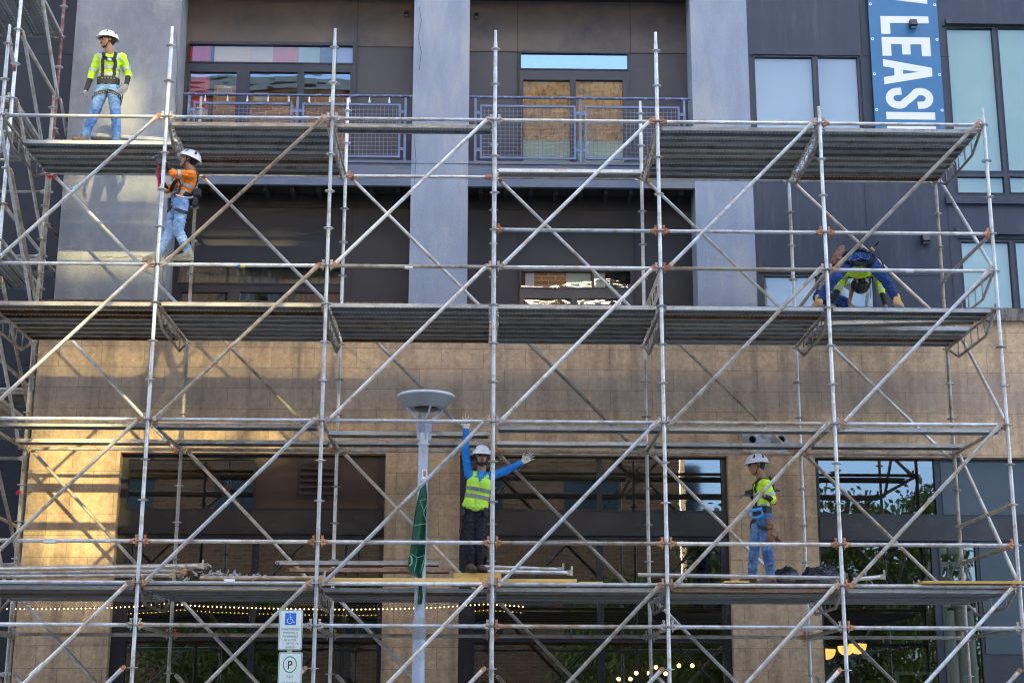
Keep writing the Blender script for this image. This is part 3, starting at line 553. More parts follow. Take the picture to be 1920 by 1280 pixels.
# balcony railings (two)
def railing(X0, X1, px_split, label):
    z0, z1 = 9.93, 10.93; Y = 3.13
    rl = obj('balcony_railing', MB().tube((X0,Y,z1),(X1,Y,z1),.022), 'raildark', B, label=label)
    for X in (X0+.10, px_split, X1-.10): obj('post', MB().box(X-.018, X+.018, Y-.018, Y+.018, 9.876, z1-.02), 'rail', rl, smooth=False)
    for (a, b_) in ((X0+.17, px_split-.07), (px_split+.07, X1-.17)):
        f = MB(); t = .016
        f.box(a, b_, Y-t, Y+t, z0, z0+2*t); f.box(a, b_, Y-t, Y+t, z1-.16, z1-.16+2*t); f.box(a, a+2*t, Y-t+.001, Y+t-.001, z0+2*t, z1-.16); f.box(b_-2*t, b_, Y-t+.001, Y+t-.001, z0+2*t, z1-.16)
        for zz in (z0+.12, z1-.28):
            f.box(a-.06, a, Y-.012, Y+.012, zz, zz+.05); f.box(b_, b_+.06, Y-.012, Y+.012, zz, zz+.05)
        fo = obj('mesh_panel', f, 'rail', rl, smooth=False)
        g_ = MB(); n = int((b_-a)/.062)
        for k in range(1, n): xx = a+(b_-a)*k/n; g_.bar((xx,Y,z0+.02),(xx,Y,z1-.15),.0045,.0045, Vector((0,1,0)))
        n = int((z1-.16-z0)/.062)
        for k in range(1, n): zz = z0+(z1-.16-z0)*k/n; g_.bar((a+.02,Y+.005,zz),(b_-.02,Y+.005,zz),.0045,.0045)
        obj('wire_grid', g_, 'wire', fo, smooth=False)
    return rl
railing(-4.745, -1.25, at(558, 200, 3.13).x, 'blue balcony railing hung with small white bulbs')
railing(-.38, 3.015, at(1088, 200, 3.13).x, 'blue balcony railing before the tan door panes')
lights = thing('string_lights', 'string of small white bulbs clipped along the left balcony railing', 'string lights', (-3, 3.1, 10.9))
wv = MB(); pts = []
for k in range(60):
    X = -4.7+3.4*k/59; pts.append((X, 3.10, 10.905+.014*sin(k*1.1)))
wv.path(pts, .004, 5); obj('cable', wv, 'cable', lights)
for k, xx in enumerate((385, 427, 464, 503, 542, 580, 619, 656, 693, 730)):
    p = at(xx, 178, 3.10); bb = MB(); bb.lathe((p.x, 3.10, 10.80), [(.0,.0),(.016,.004),(.018,.025),(.008,.065),(.008,.10)], 10); obj('bulb', bb, 'lampw', lights)

# ------------------------------------------------------------------ across the street (seen mirrored in the glass)
def hole_for(x0, y0, x1, y1, Yw, Yg):
    r = rect(x0, y0, x1, y1, Yw); t = (Yw-Yg)/-SDIR.y; dx, dz = SDIR.x*t, SDIR.z*t
    return (r[0]+dx, r[1]+dx, r[2]+dz, r[3]+dz)
OP = thing('brick_building', 'long red brown brick building across the street, mirrored in the balcony doors', 'building', (0, -32, 0))
Yg = -30.
holes = [hole_for(*h, Yg) for h in ((62,800,222,1056,2.9), (228,800,330,846,2.9), (352,800,425,846,2.9), (478,800,522,846,2.9),
         (150,322,193,371,3.1), (206,322,252,371,3.1), (262,322,300,371,3.1), (110,436,302,505,3.1), (372,452,470,493,Yb), (492,452,545,493,Yb), (200,150,262,262,3.1))]
for (x0_, y0_, x1_, y1_, fr0) in ((62,640,430,800,.34), (430,640,700,800,.24), (222,800,640,850,.2), (62,1056,215,1200,.16)):   # slats added to the blocker to let a soft warm glow through
    r_h = hole_for(x0_, y0_, x1_, y1_, 2.9, Yg); nn_ = max(1, int((r_h[3]-r_h[2])/.24))
    for k_ in range(nn_): z_h = r_h[2]+(r_h[3]-r_h[2])*(k_+.3)/nn_; holes.append((r_h[0], min(r_h[1], 6.6), z_h, z_h+.24*fr0))
hx0, hx1 = min(h[0] for h in holes)-.6, max(h[1] for h in holes)+.6; hz0 = min(h[2] for h in holes)-.5
ow = MB(); XR = 7.0
wall_holes(ow, hx0, hx1, hz0, 26, holes, Yg-.07, Yg)  # added sun blocker, its openings shaped to throw the light patches
obj('sun_patch_blocker', ow, 'brick', OP, smooth=False)
ob = MB(); ob.box(-60, hx0, -44, Yg, 0, 26); ob.box(hx0, hx1, -44, Yg, 0, hz0); ob.box(hx1, XR, -44, Yg, 0, hz0); ob.box(hx1, XR, Yg-.35, Yg, hz0, 26)
obj('brick_wall', ob, 'brick', OP, smooth=False)
wn = MB(); fr_ = MB(); si = MB()
for ix in range(-9, 4):
    for iz, z in enumerate((4.6, 8.4, 12.2, 16, 19.8)):
        X = ix*4.2-1.4
        if X+2 > XR-.5 or (hx0-2.4 < X < hx1 and z > hz0-2.6): continue
        wn.box(X, X+2., Yg, Yg+.02, z, z+1.7); si.box(X-.1, X+2.1, Yg+.021, Yg+.12, z-.14, z-.01)
        fr_.box(X-.08, X+2.08, Yg+.021, Yg+.06, z+1.7, z+1.82); fr_.box(X+.97, X+1.03, Yg+.021, Yg+.05, z, z+1.7)
obj('window_glass', wn, 'steeltower', OP, smooth=False)['kind'] = 'stuff'
obj('window_sill', si, 'concrete', OP, smooth=False)['kind'] = 'stuff'
obj('window_bar', fr_, 'frame', OP, smooth=False)['kind'] = 'stuff'
obj('sky_mirror_block', MB().box(-60, XR, Yg-2, Yg-.2, 26.2, 44), 'towerglass', OP, smooth=False)  # mirror block added to hide the bright sky and reflect bluer sky
obj('cornice', MB().box(-60, XR+.2, Yg, Yg+.5, 25.6, 26.2), 'concrete', OP, smooth=False)
GT = obj('sun_block_tower', MB().box(7.4, 70, -33, -31.5, 0, 46), 'towerglass', smooth=False); tag(GT, 'tall blue glass tower added across the street as a sun blocker, mirrored as pale sky at the storefronts', 'building')  # added thin slab, keeps sun off the right side and mirrors sky
def leafy(name, label, x, y, h, rad, n, seed, base=2.2):
    rnd = random.Random(seed); t = thing(name, label, 'tree', (x, y, 0), 'street trees across the road')
    tk = MB(); tk.path([(x,y,0),(x+.1,y,h*.3),(x-.05,y+.1,h*.6),(x+.1,y,h*.9)], [.2,.16,.1,.03], 8)
    for k in range(7):
        a = rnd.random()*6.28; z = h*(.3+.07*k); tk.path([(x,y,z),(x+cos(a)*rad*.5,y+sin(a)*rad*.5,z+.8),(x+cos(a)*rad*.8,y+sin(a)*rad*.8,z+1.2)], [.07,.04,.015], 6)
    obj('trunk', tk, 'bark', t); cr = MB(); cl = []
    for k in range(80):
        a = rnd.random()*6.28; rr = rad*rnd.random()**.5; z = base+(h-base)*rnd.random(); s = 1-.55*abs((z-base)/(h-base)-.4)
        cl.append((x+cos(a)*rr*s, y+sin(a)*rr*s, z, .45+.6*rnd.random()))
    for k in range(n):
        c = rnd.choice(cl); d = Vector((rnd.gauss(0,1), rnd.gauss(0,1), rnd.gauss(0,.8))).normalized()*c[3]*rnd.random()**.4
        p = Vector(c[:3])+d; u = Vector((rnd.gauss(0,1), rnd.gauss(0,1), rnd.gauss(0,1))).normalized(); v = u.orthogonal().normalized(); L_ = .15+.14*rnd.random()
        cr.v += [p, p+u*L_*.5+v*L_*.22, p+u*L_, p+u*L_*.5-v*L_*.22]; m_ = len(cr.v); cr.f.append((m_-4, m_-3, m_-2, m_-1))
    obj('crown', cr, 'leaf', t, smooth=False, recalc=False)
for (x_, y_, h_, r_, n_, sd_, b_, lab) in ((9.0,-24.4,8.8,2.9,17000,1,1.2,'broad green street tree mirrored in the right storefront transom'), (13.2,-25,8.6,2.9,17000,2,1.2,'green street tree mirrored at the far right end of the storefronts'),
        (4.6,-24.8,5.6,2.4,12000,3,1.2,'low green street tree mirrored in the middle storefront'), (-8.6,-25,5.6,2.6,12000,4,1.2,'dim green street tree mirrored low in the left storefront'), (6.6,-26,6.2,2.4,12000,5,.9,'green street tree mirrored behind the globe lamps')):
    leafy('street_tree', lab, x_, y_, h_, r_, n_, sd_, b_)
for (xx, dx, lab) in ((1762, 0, 'cream post with insulators, mirrored left of the black mullion'), (1797, .1, 'cream post with insulators, mirrored right of the black mullion')):
    p = at(xx, 1100, 14.); ym = 2*Ys-14.; t = thing('utility_post', lab, 'post', (p.x, ym, 0), 'cream posts mirrored in the right storefront')
    zt_ = at(xx, 1040, 14.).z; m_ = MB()
    m_.tube((p.x,ym,0),(p.x,ym,zt_-1.1),.16,16,.12); m_.tube((p.x+.2,ym+.1,0),(p.x+.14,ym+.1,zt_-1.2),.11,14,.09); obj('post', m_, 'cream', t)
    m_ = MB(); m_.lathe((p.x,ym,zt_-1.15), [(.12,0),(.2,.04),(.2,.12),(.14,.2),(.2,.26),(.2,.34),(.1,.4)], 16); obj('collar', m_, 'cream', t)
    m_ = MB()
    for k in range(9):
        a = k*.7; m_.path([(p.x+.1*cos(a),ym+.1*sin(a),zt_-.8),(p.x+.28*cos(a+.4),ym+.28*sin(a+.4),zt_-.5),(p.x+.2*cos(a),ym+.2*sin(a),zt_-.25)], [.03,.025,.02], 6)
    m_.lathe((p.x,ym,zt_-.3), [(.05,0),(.22,.02),(.22,.14),(.06,.16),(.06,.3),(.2,.32),(.2,.42),(.0,.44)], 16); obj('insulator', m_, 'cream', t)
# ------------------------------------------------------------------ scaffold
BAY, DEP, Z0 = 2.1345, 2.1429, 10.27
def zk(k): return Z0-.5*k
SC = thing('scaffold', 'steel ring scaffold of six bays with perforated decks across the facade', 'scaffold', (0, 1, 0)); 
SC['ox'], SC['oy'], SC['oz'] = 0., 1., 0.
def standard_mesh(name, L, m):
    """tube of length L hanging below its spigot; local z = 0 at the bottom"""
    s = MB(); s.tube((0,0,0),(0,0,L-.17),.0242,14); s.tube((0,0,L-.168),(0,0,L),.0195,12)
    z = 1.72
    while z < L-.3:
        s.tube((0,0,z),(0,0,z+.16),.0262,14); z += 2.0
    for zz in [v*2.0+1.62 for v in range(int(L/2)+1)]+[L-.07, L-.13]:
        if zz < L: s.tube((0,-.0268 if zz < L-.17 else -.0212,zz),(0,-.02,zz),.0045,8)
    return s.mesh(name, m)
rosm = MB(); n = 24
prof = []
def ring(mb, r0f, r1, z0, z1, seg=24):
    vs = []
    for z in (z0, z1):
        for k in range(seg):
            a = 2*pi*k/seg; vs.append((r1(k)*cos(a), r1(k)*sin(a), z))
        for k in range(seg):
            a = 2*pi*k/seg; vs.append((r0f*cos(a), r0f*sin(a), z))
    fs = []
    for k in range(seg):
        j = (k+1) % seg; fs += [(k, j, seg+j, seg+k), (2*seg+k, 3*seg+k, 3*seg+j, 2*seg+j), (k, 2*seg+k, 2*seg+j, j), (seg+k, seg+j, 3*seg+j, 3*seg+k)]
    mb.add(vs, fs)
ring(rosm, .048, lambda k: .0635 if k % 6 in (0,1,5) else .0605, -.0045, .0045)
ring(rosm, .0242, lambda k: .032, -.0045, .0045)
for k in range(8):
    a = k*pi/4; rosm.bar((.03*cos(a), .03*sin(a), 0), (.049*cos(a), .049*sin(a), 0), .011, .009)
rosm.tube((0,0,-.016),(0,0,.016),.029,14)
ROS = rosm.mesh('rosette', 'ros')
# wedge head: casting around the rosette, seen at a ledger end; local +x points along the ledger away from the standard
def head_mesh(m):
    s = MB()
    s.obox(V(.062,0,.021), V(1,0,0), V(0,1,0), V(0,0,1), .028, .021, .013); s.obox(V(.062,0,-.021), V(1,0,0), V(0,1,0), V(0,0,1), .028, .021, .013)
    s.obox(V(.082,0,0), V(1,0,0), V(0,1,0), V(0,0,1), .010, .0235, .030); s.tube((.088,0,0),(.125,0,0),.0275,12)
    s.add([(.044,-.004,-.062),(.058,-.004,-.062),(.066,-.004,.062),(.040,-.004,.062),(.044,.004,-.062),(.058,.004,-.062),(.066,.004,.062),(.040,.004,.062)], [(0,1,2,3),(7,6,5,4),(0,4,5,1),(2,6,7,3),(0,3,7,4),(1,5,6,2)])
    s.obox(V(.053,0,.068), V(1,0,0), V(0,1,0), V(0,0,1), .017, .0055, .012)
    return s.mesh('wedge_head', m, ang=30)
HEADS = {'rust': head_mesh('rust'), 'cast': head_mesh('cast'), 'tan': head_mesh('tan_cast')}
# flattened, slotted brace end; local +x along the brace
def bhead_mesh(m):
    s = MB(); s.prism([(-.012,-.026),(.05,-.03),(.13,-.024),(.17,-.012),(.17,.012),(.13,.024),(.05,.03),(-.012,.026),(-.028,.012),(-.028,-.012)], V(0,.009,0), V(1,0,0), V(0,0,1), V(0,-1,0), .018)
    s.tube((0,-.018,0),(0,.02,0),.011,10)
    s.prism([(.045,-.009),(.11,-.006),(.118,0),(.11,.006),(.045,.009),(.036,0)], V(0,-.0095,0), V(1,0,0), V(0,0,1), V(0,-1,0), .002)
    return s.mesh('brace_end', m, ang=30)
BHEADS = {'rust': bhead_mesh('rust'), 'cast': bhead_mesh('cast'), 'tan': bhead_mesh('tan_cast')}
def tube_mesh(name, L, m, r=.0242):
    s = MB(); s.tube((0,0,0),(L,0,0),r,14); return s.mesh(name, m)
_tm = {}
def gettube(name, L, m, r=.0242):
    k = (name, round(L, 3), m, r)
    if k not in _tm: _tm[k] = tube_mesh(name, L, m, r)
    return _tm[k]
def orient(o, p, q):
    d = Vector(q)-Vector(p); x_ = d.normalized()
    y_ = Vector((0,0,1)).cross(x_)
    if y_.length < .01: y_ = Vector((0,1,0))
    y_.normalize(); z_ = x_.cross(y_)
    R3 = Matrix((x_, y_, z_)).transposed(); o.location = p; o.rotation_mode = 'QUATERNION'; o.rotation_quaternion = R3.to_quaternion(); return o
def member(kind, p, q, m='galv', heads=('cast','cast'), par=None, flat=False):
    """ledger, transom, or brace between two node points, with its two end castings as sub-parts"""
    par = par or SC; p, q = Vector(p), Vector(q); d = (q-p).normalized(); L = (q-p).length
    g0 = .03 if flat else .10
    me = gettube(kind, L-2*g0, m)
    o = bpy.data.objects.new(kind, me); link(o, par); orient(o, p+d*g0, q)
    lib = BHEADS if flat else HEADS; off = g0 if not flat else g0-.0
    for i, h in enumerate(heads):
        if not h: continue
        c = bpy.data.objects.new('brace_end' if flat else 'wedge_head', lib[h]); C.objects.link(c); c.parent = o
        c.location = (-g0 if i == 0 else L-g0, 0, 0); c.rotation_euler = (0, 0, 0 if i == 0 else pi)
    return o
def standard(name, x, y, ztop, zbot, m, k0, k1, par=None, tilt=0.):
    par = par or SC; L = ztop-zbot
    me = standard_mesh(name, L, m); o = bpy.data.objects.new(name, me); link(o, par); o.location = (x, y, zbot); o.rotation_euler = (0, tilt, random.random()*.3)
    o.rotation_euler = (0, 0, 0)
    for k in range(k0, k1+1):
        c = bpy.data.objects.new('rosette', ROS); C.objects.link(c); c.parent = o; c.location = (0, 0, zk(k)-zbot); c.rotation_euler = (0, 0, random.random()*.5)
    return o
FX = [(i-3)*BAY for i in range(7)]
jx = [0, 0, .012, 0, -.012, -.017, .012]
FX = [a+b_ for a, b_ in zip(FX, jx)]
BX = [(i-3)*BAY for i in range(7)]
for i in range(7):
    top = zk(0)+.27 if i < 5 else zk(2)+.235
    standard('standard', FX[i], 0, top, .08, 'galv', 0 if i < 5 else 2, 20)
    topb = zk(0)+.2 if i < 5 else zk(2)+.05
    standard('standard', BX[i], DEP, topb, .08, 'galv_old' if i in (0, 1, 6) else 'galv', 0 if i < 5 else 2, 20)
    for yy in (0, DEP):
        j = MB(); j.tube((0,0,0),(0,0,.1),.03,12); j.box(-.075,.075,-.075,.075,-.004,.006); jo = obj('base_jack', j, 'rust', SC); jo.location = (FX[i], yy, .004); jo.matrix_parent_inverse = Matrix.Translation((0,-1,0))
rnd = random.Random(3)
hk = lambda a=.24, b_=.25: 'rust' if rnd.random() < a else ('tan' if rnd.random() < b_ else 'cast')
def ledger(i, k, y=0, m=None, heads=None, xs=None):
    xs = xs or (FX if y == 0 else BX); m = m or ('galv' if rnd.random() < .8 else 'galv_old')
    return member('ledger', (xs[i], y, zk(k)), (xs[i+1], y, zk(k)), m, heads or (hk(), hk()))
for i in range(6):
    for k in (2, 6, 10, 14, 13, 15, 18): ledger(i, k, heads=('rust', 'rust') if k == 13 else None)
    if i >= 3: ledger(i, 5, heads=('rust', 'rust'))
    for k in (2, 6, 10, 14, 15, 18): ledger(i, k, DEP, 'galv_old' if k > 2 else 'galv', ('rust','rust') if (i, k) == (2, 2) else None)
ledger_l = [member('ledger', (FX[0]-BAY, 0, zk(k)), (FX[0], 0, zk(k))) for k in (6, 10, 14, 15)]
for i in range(6):
    for k in (2, 6, 10, 14):
        o = member('brace', (FX[i]+.095, -.055, zk(k+4)+.0), (FX[i+1]-.095, -.055, zk(k)-.0), 'galv' if rnd.random() < .75 else 'galv_old', (hk(.45), hk(.3)), flat=True)
    o = member('brace', (FX[i]+.095, -.055, zk(20)), (FX[i+1]-.095, -.055, zk(16)), 'galv', ('cast', 'rust'), flat=True)
    for k in (2, 6, 10, 14, 16):
        member('brace', (BX[i]+.095, DEP+.055, zk(k)-.03), (BX[i+1]-.095, DEP+.055, zk(min(k+4, 20))+.0), 'galv_old' if (k > 2 and rnd.random() < .6) else 'galv', ('cast' if k > 2 else 'rust', 'cast'), flat=True)
# bridging truss transoms and plain transoms across the depth
def truss(x, k, m='galv_old', y0=0., y1=DEP, name='truss_transom'):
    z = zk(k); a, b_ = y0+.08, y1-.08; lowc = MB()
    s = MB(); s.tube((x,a,z),(x,b_,z),.021,12); s.path([(x,a+.01,z-.01),(x,a+.06,z-.06),(x,a+.42,z-.23),(x,b_-.42,z-.23),(x,b_-.06,z-.06),(x,b_-.01,z-.01)], .019, 10)
    n = 5
    for q in range(n):
        yy = lerp(a+.42, b_-.42, q/(n-1)); s.bar((x,yy,z-.015),(x,yy,z-.22),.032,.008,V(1,0,0))
    o = obj(name, s, m, SC)
    for (yy, r_) in ((y0, pi/2), (y1, -pi/2)):
        c = bpy.data.objects.new('wedge_head', HEADS['rust' if rnd.random() < .4 else 'cast']); C.objects.link(c); c.parent = o; c.location = (x, yy, z); c.rotation_euler = (0, 0, r_)
    return o
def trans(x0, k, x1=None, k1=None, m='galv_old'):
    return member('transom', (x0, 0, zk(k)), (x0 if x1 is None else x1, DEP, zk(k if k1 is None else k1)), m, ('rust','cast'))
for i in range(7):
    if i != 3: truss(BX[i]+(.0), 2)
    truss(BX[i], 7); truss(BX[i], 14)
    trans(BX[i], 10); trans(BX[i], 15)
truss(BX[3], 2)
truss(BX[4], 6, 'galv'); truss(BX[6], 6); trans(BX[5], 6)
trans(BX[6], 5); trans(BX[6], 12); trans(BX[6], 13)
for k in (2, 6, 10): member('brace', (BX[6]+.05, DEP-.08, zk(k)-.03), (BX[6]+.05, .08, zk(k+4)), 'galv', ('cast','rust'), flat=True)
for k in (2, 6, 10, 14): member('brace', (BX[0]-.05, .08, zk(k)-.03), (BX[0]-.05, DEP-.08, zk(k+4)), 'galv', ('cast','cast'), flat=True)
# decks
def plank_mesh(L, m, wd=.221):
    h = wd/2; g = [(-h+.022,-.046),(-h+.022,-.050),(-h,-.050),(-h,0),(-h+.018,0),(-h+.022,-.008),(-.045,-.008),(-.04,0),(-.012,0),(-.007,-.008),(.007,-.008),(.012,0),(.04,0),(.045,-.008),(h-.022,-.008),(h-.018,0),(h,0),(h,-.050),(h-.022,-.050),(h-.022,-.046)]
    s = MB(); vs = []
    for X in (0, L): vs += [(X, y, z) for y, z in g]
    n = len(g); s.add(vs, [(k, k+1, n+k+1, n+k) for k in range(n-1)])
    for X, sg in ((0, -1), (L, 1)):
        s.box(min(X, X+sg*.004), max(X, X+sg*.004), -h, h, -.05, -.002)
        for yy in (-h+.04, h-.04):
            s.path([(X, yy, -.012), (X+sg*.03, yy, -.002), (X+sg*.052, yy, -.010), (X+sg*.058, yy, -.035)], .008, 6)
    return s.mesh('deck_plank', m, ang=25, recalc=False)
PL = {m: plank_mesh(BAY-.13, m) for m in ('plank', 'plank_s', 'plank_o')}
def plank(i, k, y, m='plank', dz=0.012, drot=0, name='deck_plank'):
    q_ = rnd.random()
    if m == 'plank' and k != 10 and q_ < .14: m = 'plank_s'
    elif m == 'plank' and k != 10 and q_ < .19: m = 'plank_o'
    elif m == 'plank_s' and q_ < .08: m = 'plank_o'
    dz += rnd.uniform(-.004, .004); drot += rnd.uniform(-.0022, .0022)
    o = inst(name, PL[m], SC, (BX[i]+.065+rnd.uniform(-.008,.008), y, zk(k)+dz)); o.matrix_parent_inverse = Matrix.Translation((0,-1,0)); o.rotation_euler = (0, 0, drot); return o
YP = [.165+.2345*j for j in range(9)]; YP = [min(y, DEP-.16) for y in YP]; YP = [.17+(DEP-.34)*j/8 for j in range(8)]
YP = [.172+.2305*j for j in range(8)]
DZ2 = -.040
for i in range(6):
    for j, y in enumerate(YP):
        if i == 0 and j < 3: continue
        if i == 2 and j != 0: continue
        if i == 3 and j != 7: continue
        plank(i, 2, y, 'plank_o' if (i == 5 and j >= 7) else 'plank', DZ2)
for i in range(6):
    for j, y in enumerate(YP):
        if i == 5 and j in (2, 3): continue
        plank(i, 7, y, 'plank_o' if (i, j) in ((1, 1), (4, 1)) else 'plank', .022)
o = plank(5, 7, .98, 'plank', .045, radians(-9))
for i in range(6):
    plank(i, 10, YP[0] if i != 2 else .60, 'plank', -.035)
    o = plank(i, 10, 1.62, 'plank_s', .028)
for i in range(6):
    for j, y in enumerate(YP):
        if i == 2 and j == 0: continue
        plank(i, 14, y, 'plank_s', -.03)
M['sticker_w'] = mat('white_label', (.75,.76,.76), rough=.5); M['sticker_b'] = mat('pale_blue_tape', (.38,.66,.72), rough=.5); M['sticker_y'] = mat('yellow_label', (.75,.52,.05), rough=.5)
def sticker(a, b_, m, Y=0):
    p, q = at(*a, Y), at(*b_, Y); s_ = MB(); s_.tube(p, q, .0252, 16); obj('sticker', s_, m, SC)
sticker((446,498.2), (451,498.3), 'signb'); sticker((451.2,498.3), (459,498.4), 'sticker_y'); sticker((759,501.3), (774,501.6), 'sticker_w'); sticker((1698,507.6), (1713,507.8), 'sticker_w')
sticker((82,1014.6), (105,1014.7), 'sticker_w'); sticker((420,1088.8), (440,1089), 'sticker_w'); sticker((138,355.5), (147,349), 'sticker_b', -.055); sticker((56,1266.5), (82,1243), 'sticker_w', -.055)
# left return tower, running back beside the first column
TW = thing('scaffold_tower', 'darker scaffold tower running back into the recess at the left edge', 'scaffold', (-8, 1.8, 0))
ZX, ZY = at(30, 108, .62).x, .62; DX_, DY = at(103, 220, 2.95).x, 2.95
for (x, y, m, zt_, k0) in ((ZX, ZY, 'galv', 13, -4), (DX_, DY, 'maroon', 13, -4), (DX_-BAY, DY, 'galv_old', 13, -4), (ZX-BAY, ZY, 'galv_old', 13, -4), (DX_-.02, 4.9, 'galv_old', 13, -4)):
    zb = .05
    if m == 'maroon':
        standard('standard', x, y, 13, 10.1, 'maroon', -4, 0, TW); standard('standard', x, y, 10.09, zb, 'galv_old', 1, 20, TW)
    else: standard('standard', x, y, zt_, zb, m, k0, 20, TW)
def tm(kind, p, q, m='galv_old', h=('rust','cast'), flat=False): return member(kind, p, q, m, h, TW, flat)
for k in (-1, 1, 4, 5, 8, 12, 15):
    tm('transom', (ZX, ZY, zk(k)), (DX_, DY, zk(k)), 'galv' if k < 5 else 'galv_old')
for k in (-3, 1, 2, 4, 6, 8, 10, 13, 16):
    tm('ledger', (DX_-BAY, DY, zk(k)), (DX_, DY, zk(k)), 'galv_old'); tm('ledger', (ZX-BAY, ZY, zk(k)), (ZX, ZY, zk(k)), 'galv_old')
for k in (0, 3, 6): tm('transom', (DX_, DY, zk(k)), (DX_, 4.9, zk(k)))
for k in (-4, -1, 1, 3, 6, 10, 14):
    tm('brace', (ZX+.04, ZY+.09, zk(k)), (DX_+.04, DY-.09, zk(k+3)), 'galv' if k < 3 else 'galv_old', ('tan', 'cast'), True)
tm('brace', (DX_+.04, DY+.09, zk(-1)), (DX_+.04, 4.8, zk(2)), 'galv', ('cast','cast'), True)
tm('ledger', (FX[0], 0, zk(0)+.1), (ZX, ZY, zk(0)-.1), 'tan_cast' if False else 'galv', ('cast','rust'))
TP = plank_mesh(DY-ZY-.14, 'plank')
for k, n in ((1, 3), (5, 3), (9, 4), (-3, 6)):
    for j in range(n):
        o = bpy.data.objects.new('deck_plank', TP); link(o, TW); o.matrix_parent_inverse = Matrix.Identity(4)
        o.location = Vector((ZX-.16-j*.235+.08, ZY+.07, zk(k)+.02))-Vector((-8,1.8,0)); d = (DX_-ZX)/(DY-ZY); o.rotation_euler = (0, 0, pi/2-math.atan(d))
for k in (4, 8, 9):
    for j in range(4):
        o = bpy.data.objects.new('deck_plank', PL['plank']); link(o, TW); o.matrix_parent_inverse = Matrix.Identity(4)
        o.location = Vector((DX_-BAY+.065, DY+.2+j*.235, zk(k)+.0))-Vector((-8,1.8,0))
for nme in ('ox','oy','oz'): pass
rb = MB()
for k in range(7):
    a = k*.9; rb.path([(0,0,0),(.022*cos(a),-.016,.022*sin(a)),(.04*cos(a+.3),-.02,.034*sin(a+.5)-.02)], [.007,.010,.003], 5)
for (px_, py_, yy, lab) in ((36, 922, 2.1, 'torn red ribbon tied to the left standard beside the yellow lit pier'), (94, 332, 2.1, 'red rag tied under the left end of the top deck')):
    p = at(px_, py_, yy-.03); r_ = obj('ribbon', MB().add(rb.v, rb.f), 'red'); r_.location = p; tag(r_, lab, 'ribbon')
# ------------------------------------------------------------------ banner, wall lamps
def strokes_to(mb, poly, o, ax, ay, az, t): mb.prism(poly, o, ax, ay, az, t)
YB = 3.075
b0, b1 = at(1634, 116, YB).x, at(1764, 116, YB).x; bz1 = 13.6; bz0 = at(1700, 310, YB).z
BN = obj('leasing_banner', MB().box(b0, b1, YB, YB+.012, bz0, bz1), 'banner', smooth=False); tag(BN, 'tall blue vinyl banner with sideways white letters reading LEASING on the dark wall', 'banner')
GL = {  # outline pieces in a box: u along the reading direction, v from foot to cap, in cap-height units
 'L': (.40, [[(0,0),(.40,0),(.40,.19),(.155,.19),(.155,1),(0,1)]]),
 'E': (.42, [[(0,0),(.42,0),(.42,.185),(.155,.185),(.155,.41),(.385,.41),(.385,.585),(.155,.585),(.155,.815),(.42,.815),(.42,1),(0,1)]]),
 'A': (.56, [[(0,0),(.16,0),(.20,.22),(.36,.22),(.40,0),(.56,0),(.375,1),(.185,1)]]),
 'I': (.16, [[(0,0),(.16,0),(.16,1),(0,1)]]),
 'N': (.46, [[(0,0),(.145,0),(.145,.56),(.31,0),(.46,0),(.46,1),(.315,1),(.315,.46),(.155,1),(0,1)]]),
 'W': (.72, [[(0,1),(.12,0),(.27,0),(.36,.55),(.45,0),(.60,0),(.72,1),(.56,1),(.51,.42),(.43,1),(.29,1),(.21,.42),(.16,1)]]),
 'G': (.46, [[(.46,.70),(.30,.70),(.30,.80),(.23,.84),(.16,.80),(.16,.20),(.23,.16),(.30,.20),(.30,.36),(.22,.36),(.22,.52),(.46,.52),(.46,0),(.37,0),(.34,.06),(.24,-.01),(.08,.05),(0,.22),(0,.78),(.08,.95),(.23,1.01),(.38,.95),(.46,.80)]]),
}
def arc(cx, cy, rx, ry, a0, a1, n): return [(cx+rx*cos(a0+(a1-a0)*k/n), cy+ry*sin(a0+(a1-a0)*k/n)) for k in range(n+1)]
def s_glyph():
    cl = arc(.23, .745, .15, .165, radians(-10), radians(180), 9)+arc(.23, .70, .15, .12, radians(185), radians(235), 4)+[(.24,.50)]+arc(.23, .30, .15, .12, radians(55), radians(-5), 4)+arc(.23, .255, .15, .165, radians(0), radians(-170), 9)
    cl = [(.385,.66)]+cl+[(.075,.34)]; hw_ = .078; pl, pr = [], []
    for k, (x_, y_) in enumerate(cl):
        a, b_ = cl[max(k-1,0)], cl[min(k+1,len(cl)-1)]; d = Vector((b_[0]-a[0], b_[1]-a[1])).normalized(); pl.append((x_-d.y*hw_, y_+d.x*hw_)); pr.append((x_+d.y*hw_, y_-d.x*hw_))
    return [[pl[k], pl[k+1], pr[k+1], pr[k]] for k in range(len(cl)-1)]
GL['S'] = (.46, s_glyph())
cap = at(1738, 60, YB).x-at(1649, 60, YB).x+.01; xf = at(1650, 60, YB).x+.018
zc = at(1692, 31, YB).z; scl = {'L': 1, 'E': 1.02}
uS = cap; lm = MB()
AX, AY = V(0,0,-1), V(1,0,0)
def put(ch, zstart):
    wd_, ps = GL[ch]
    for p in ps: lm.prism(p, V(xf, YB-.0035 if ch != 'S' else YB-.0035, zstart), AX*uS, AY*uS, V(0,1,0), .003)
    if ch == 'A': pass
    return zstart-wd_*uS
zz = zc
gap = .072*uS
for ch in 'LEASING': 
    zz = put(ch, zz)-gap
put('W', zc+.15*uS+.72*uS+.10)
lo_ = obj('lettering', lm, 'bannerw', BN, smooth=False)
hole = MB()  # counter of the A
zA = zc-(.40+.42)*uS-2*gap
hole.prism([(.235,.40),(.325,.40),(.28,.72)], V(xf, YB-.0048, zA), AX*uS, AY*uS, V(0,1,0), .001); obj('letter_counter', hole, 'banner', BN, smooth=False)
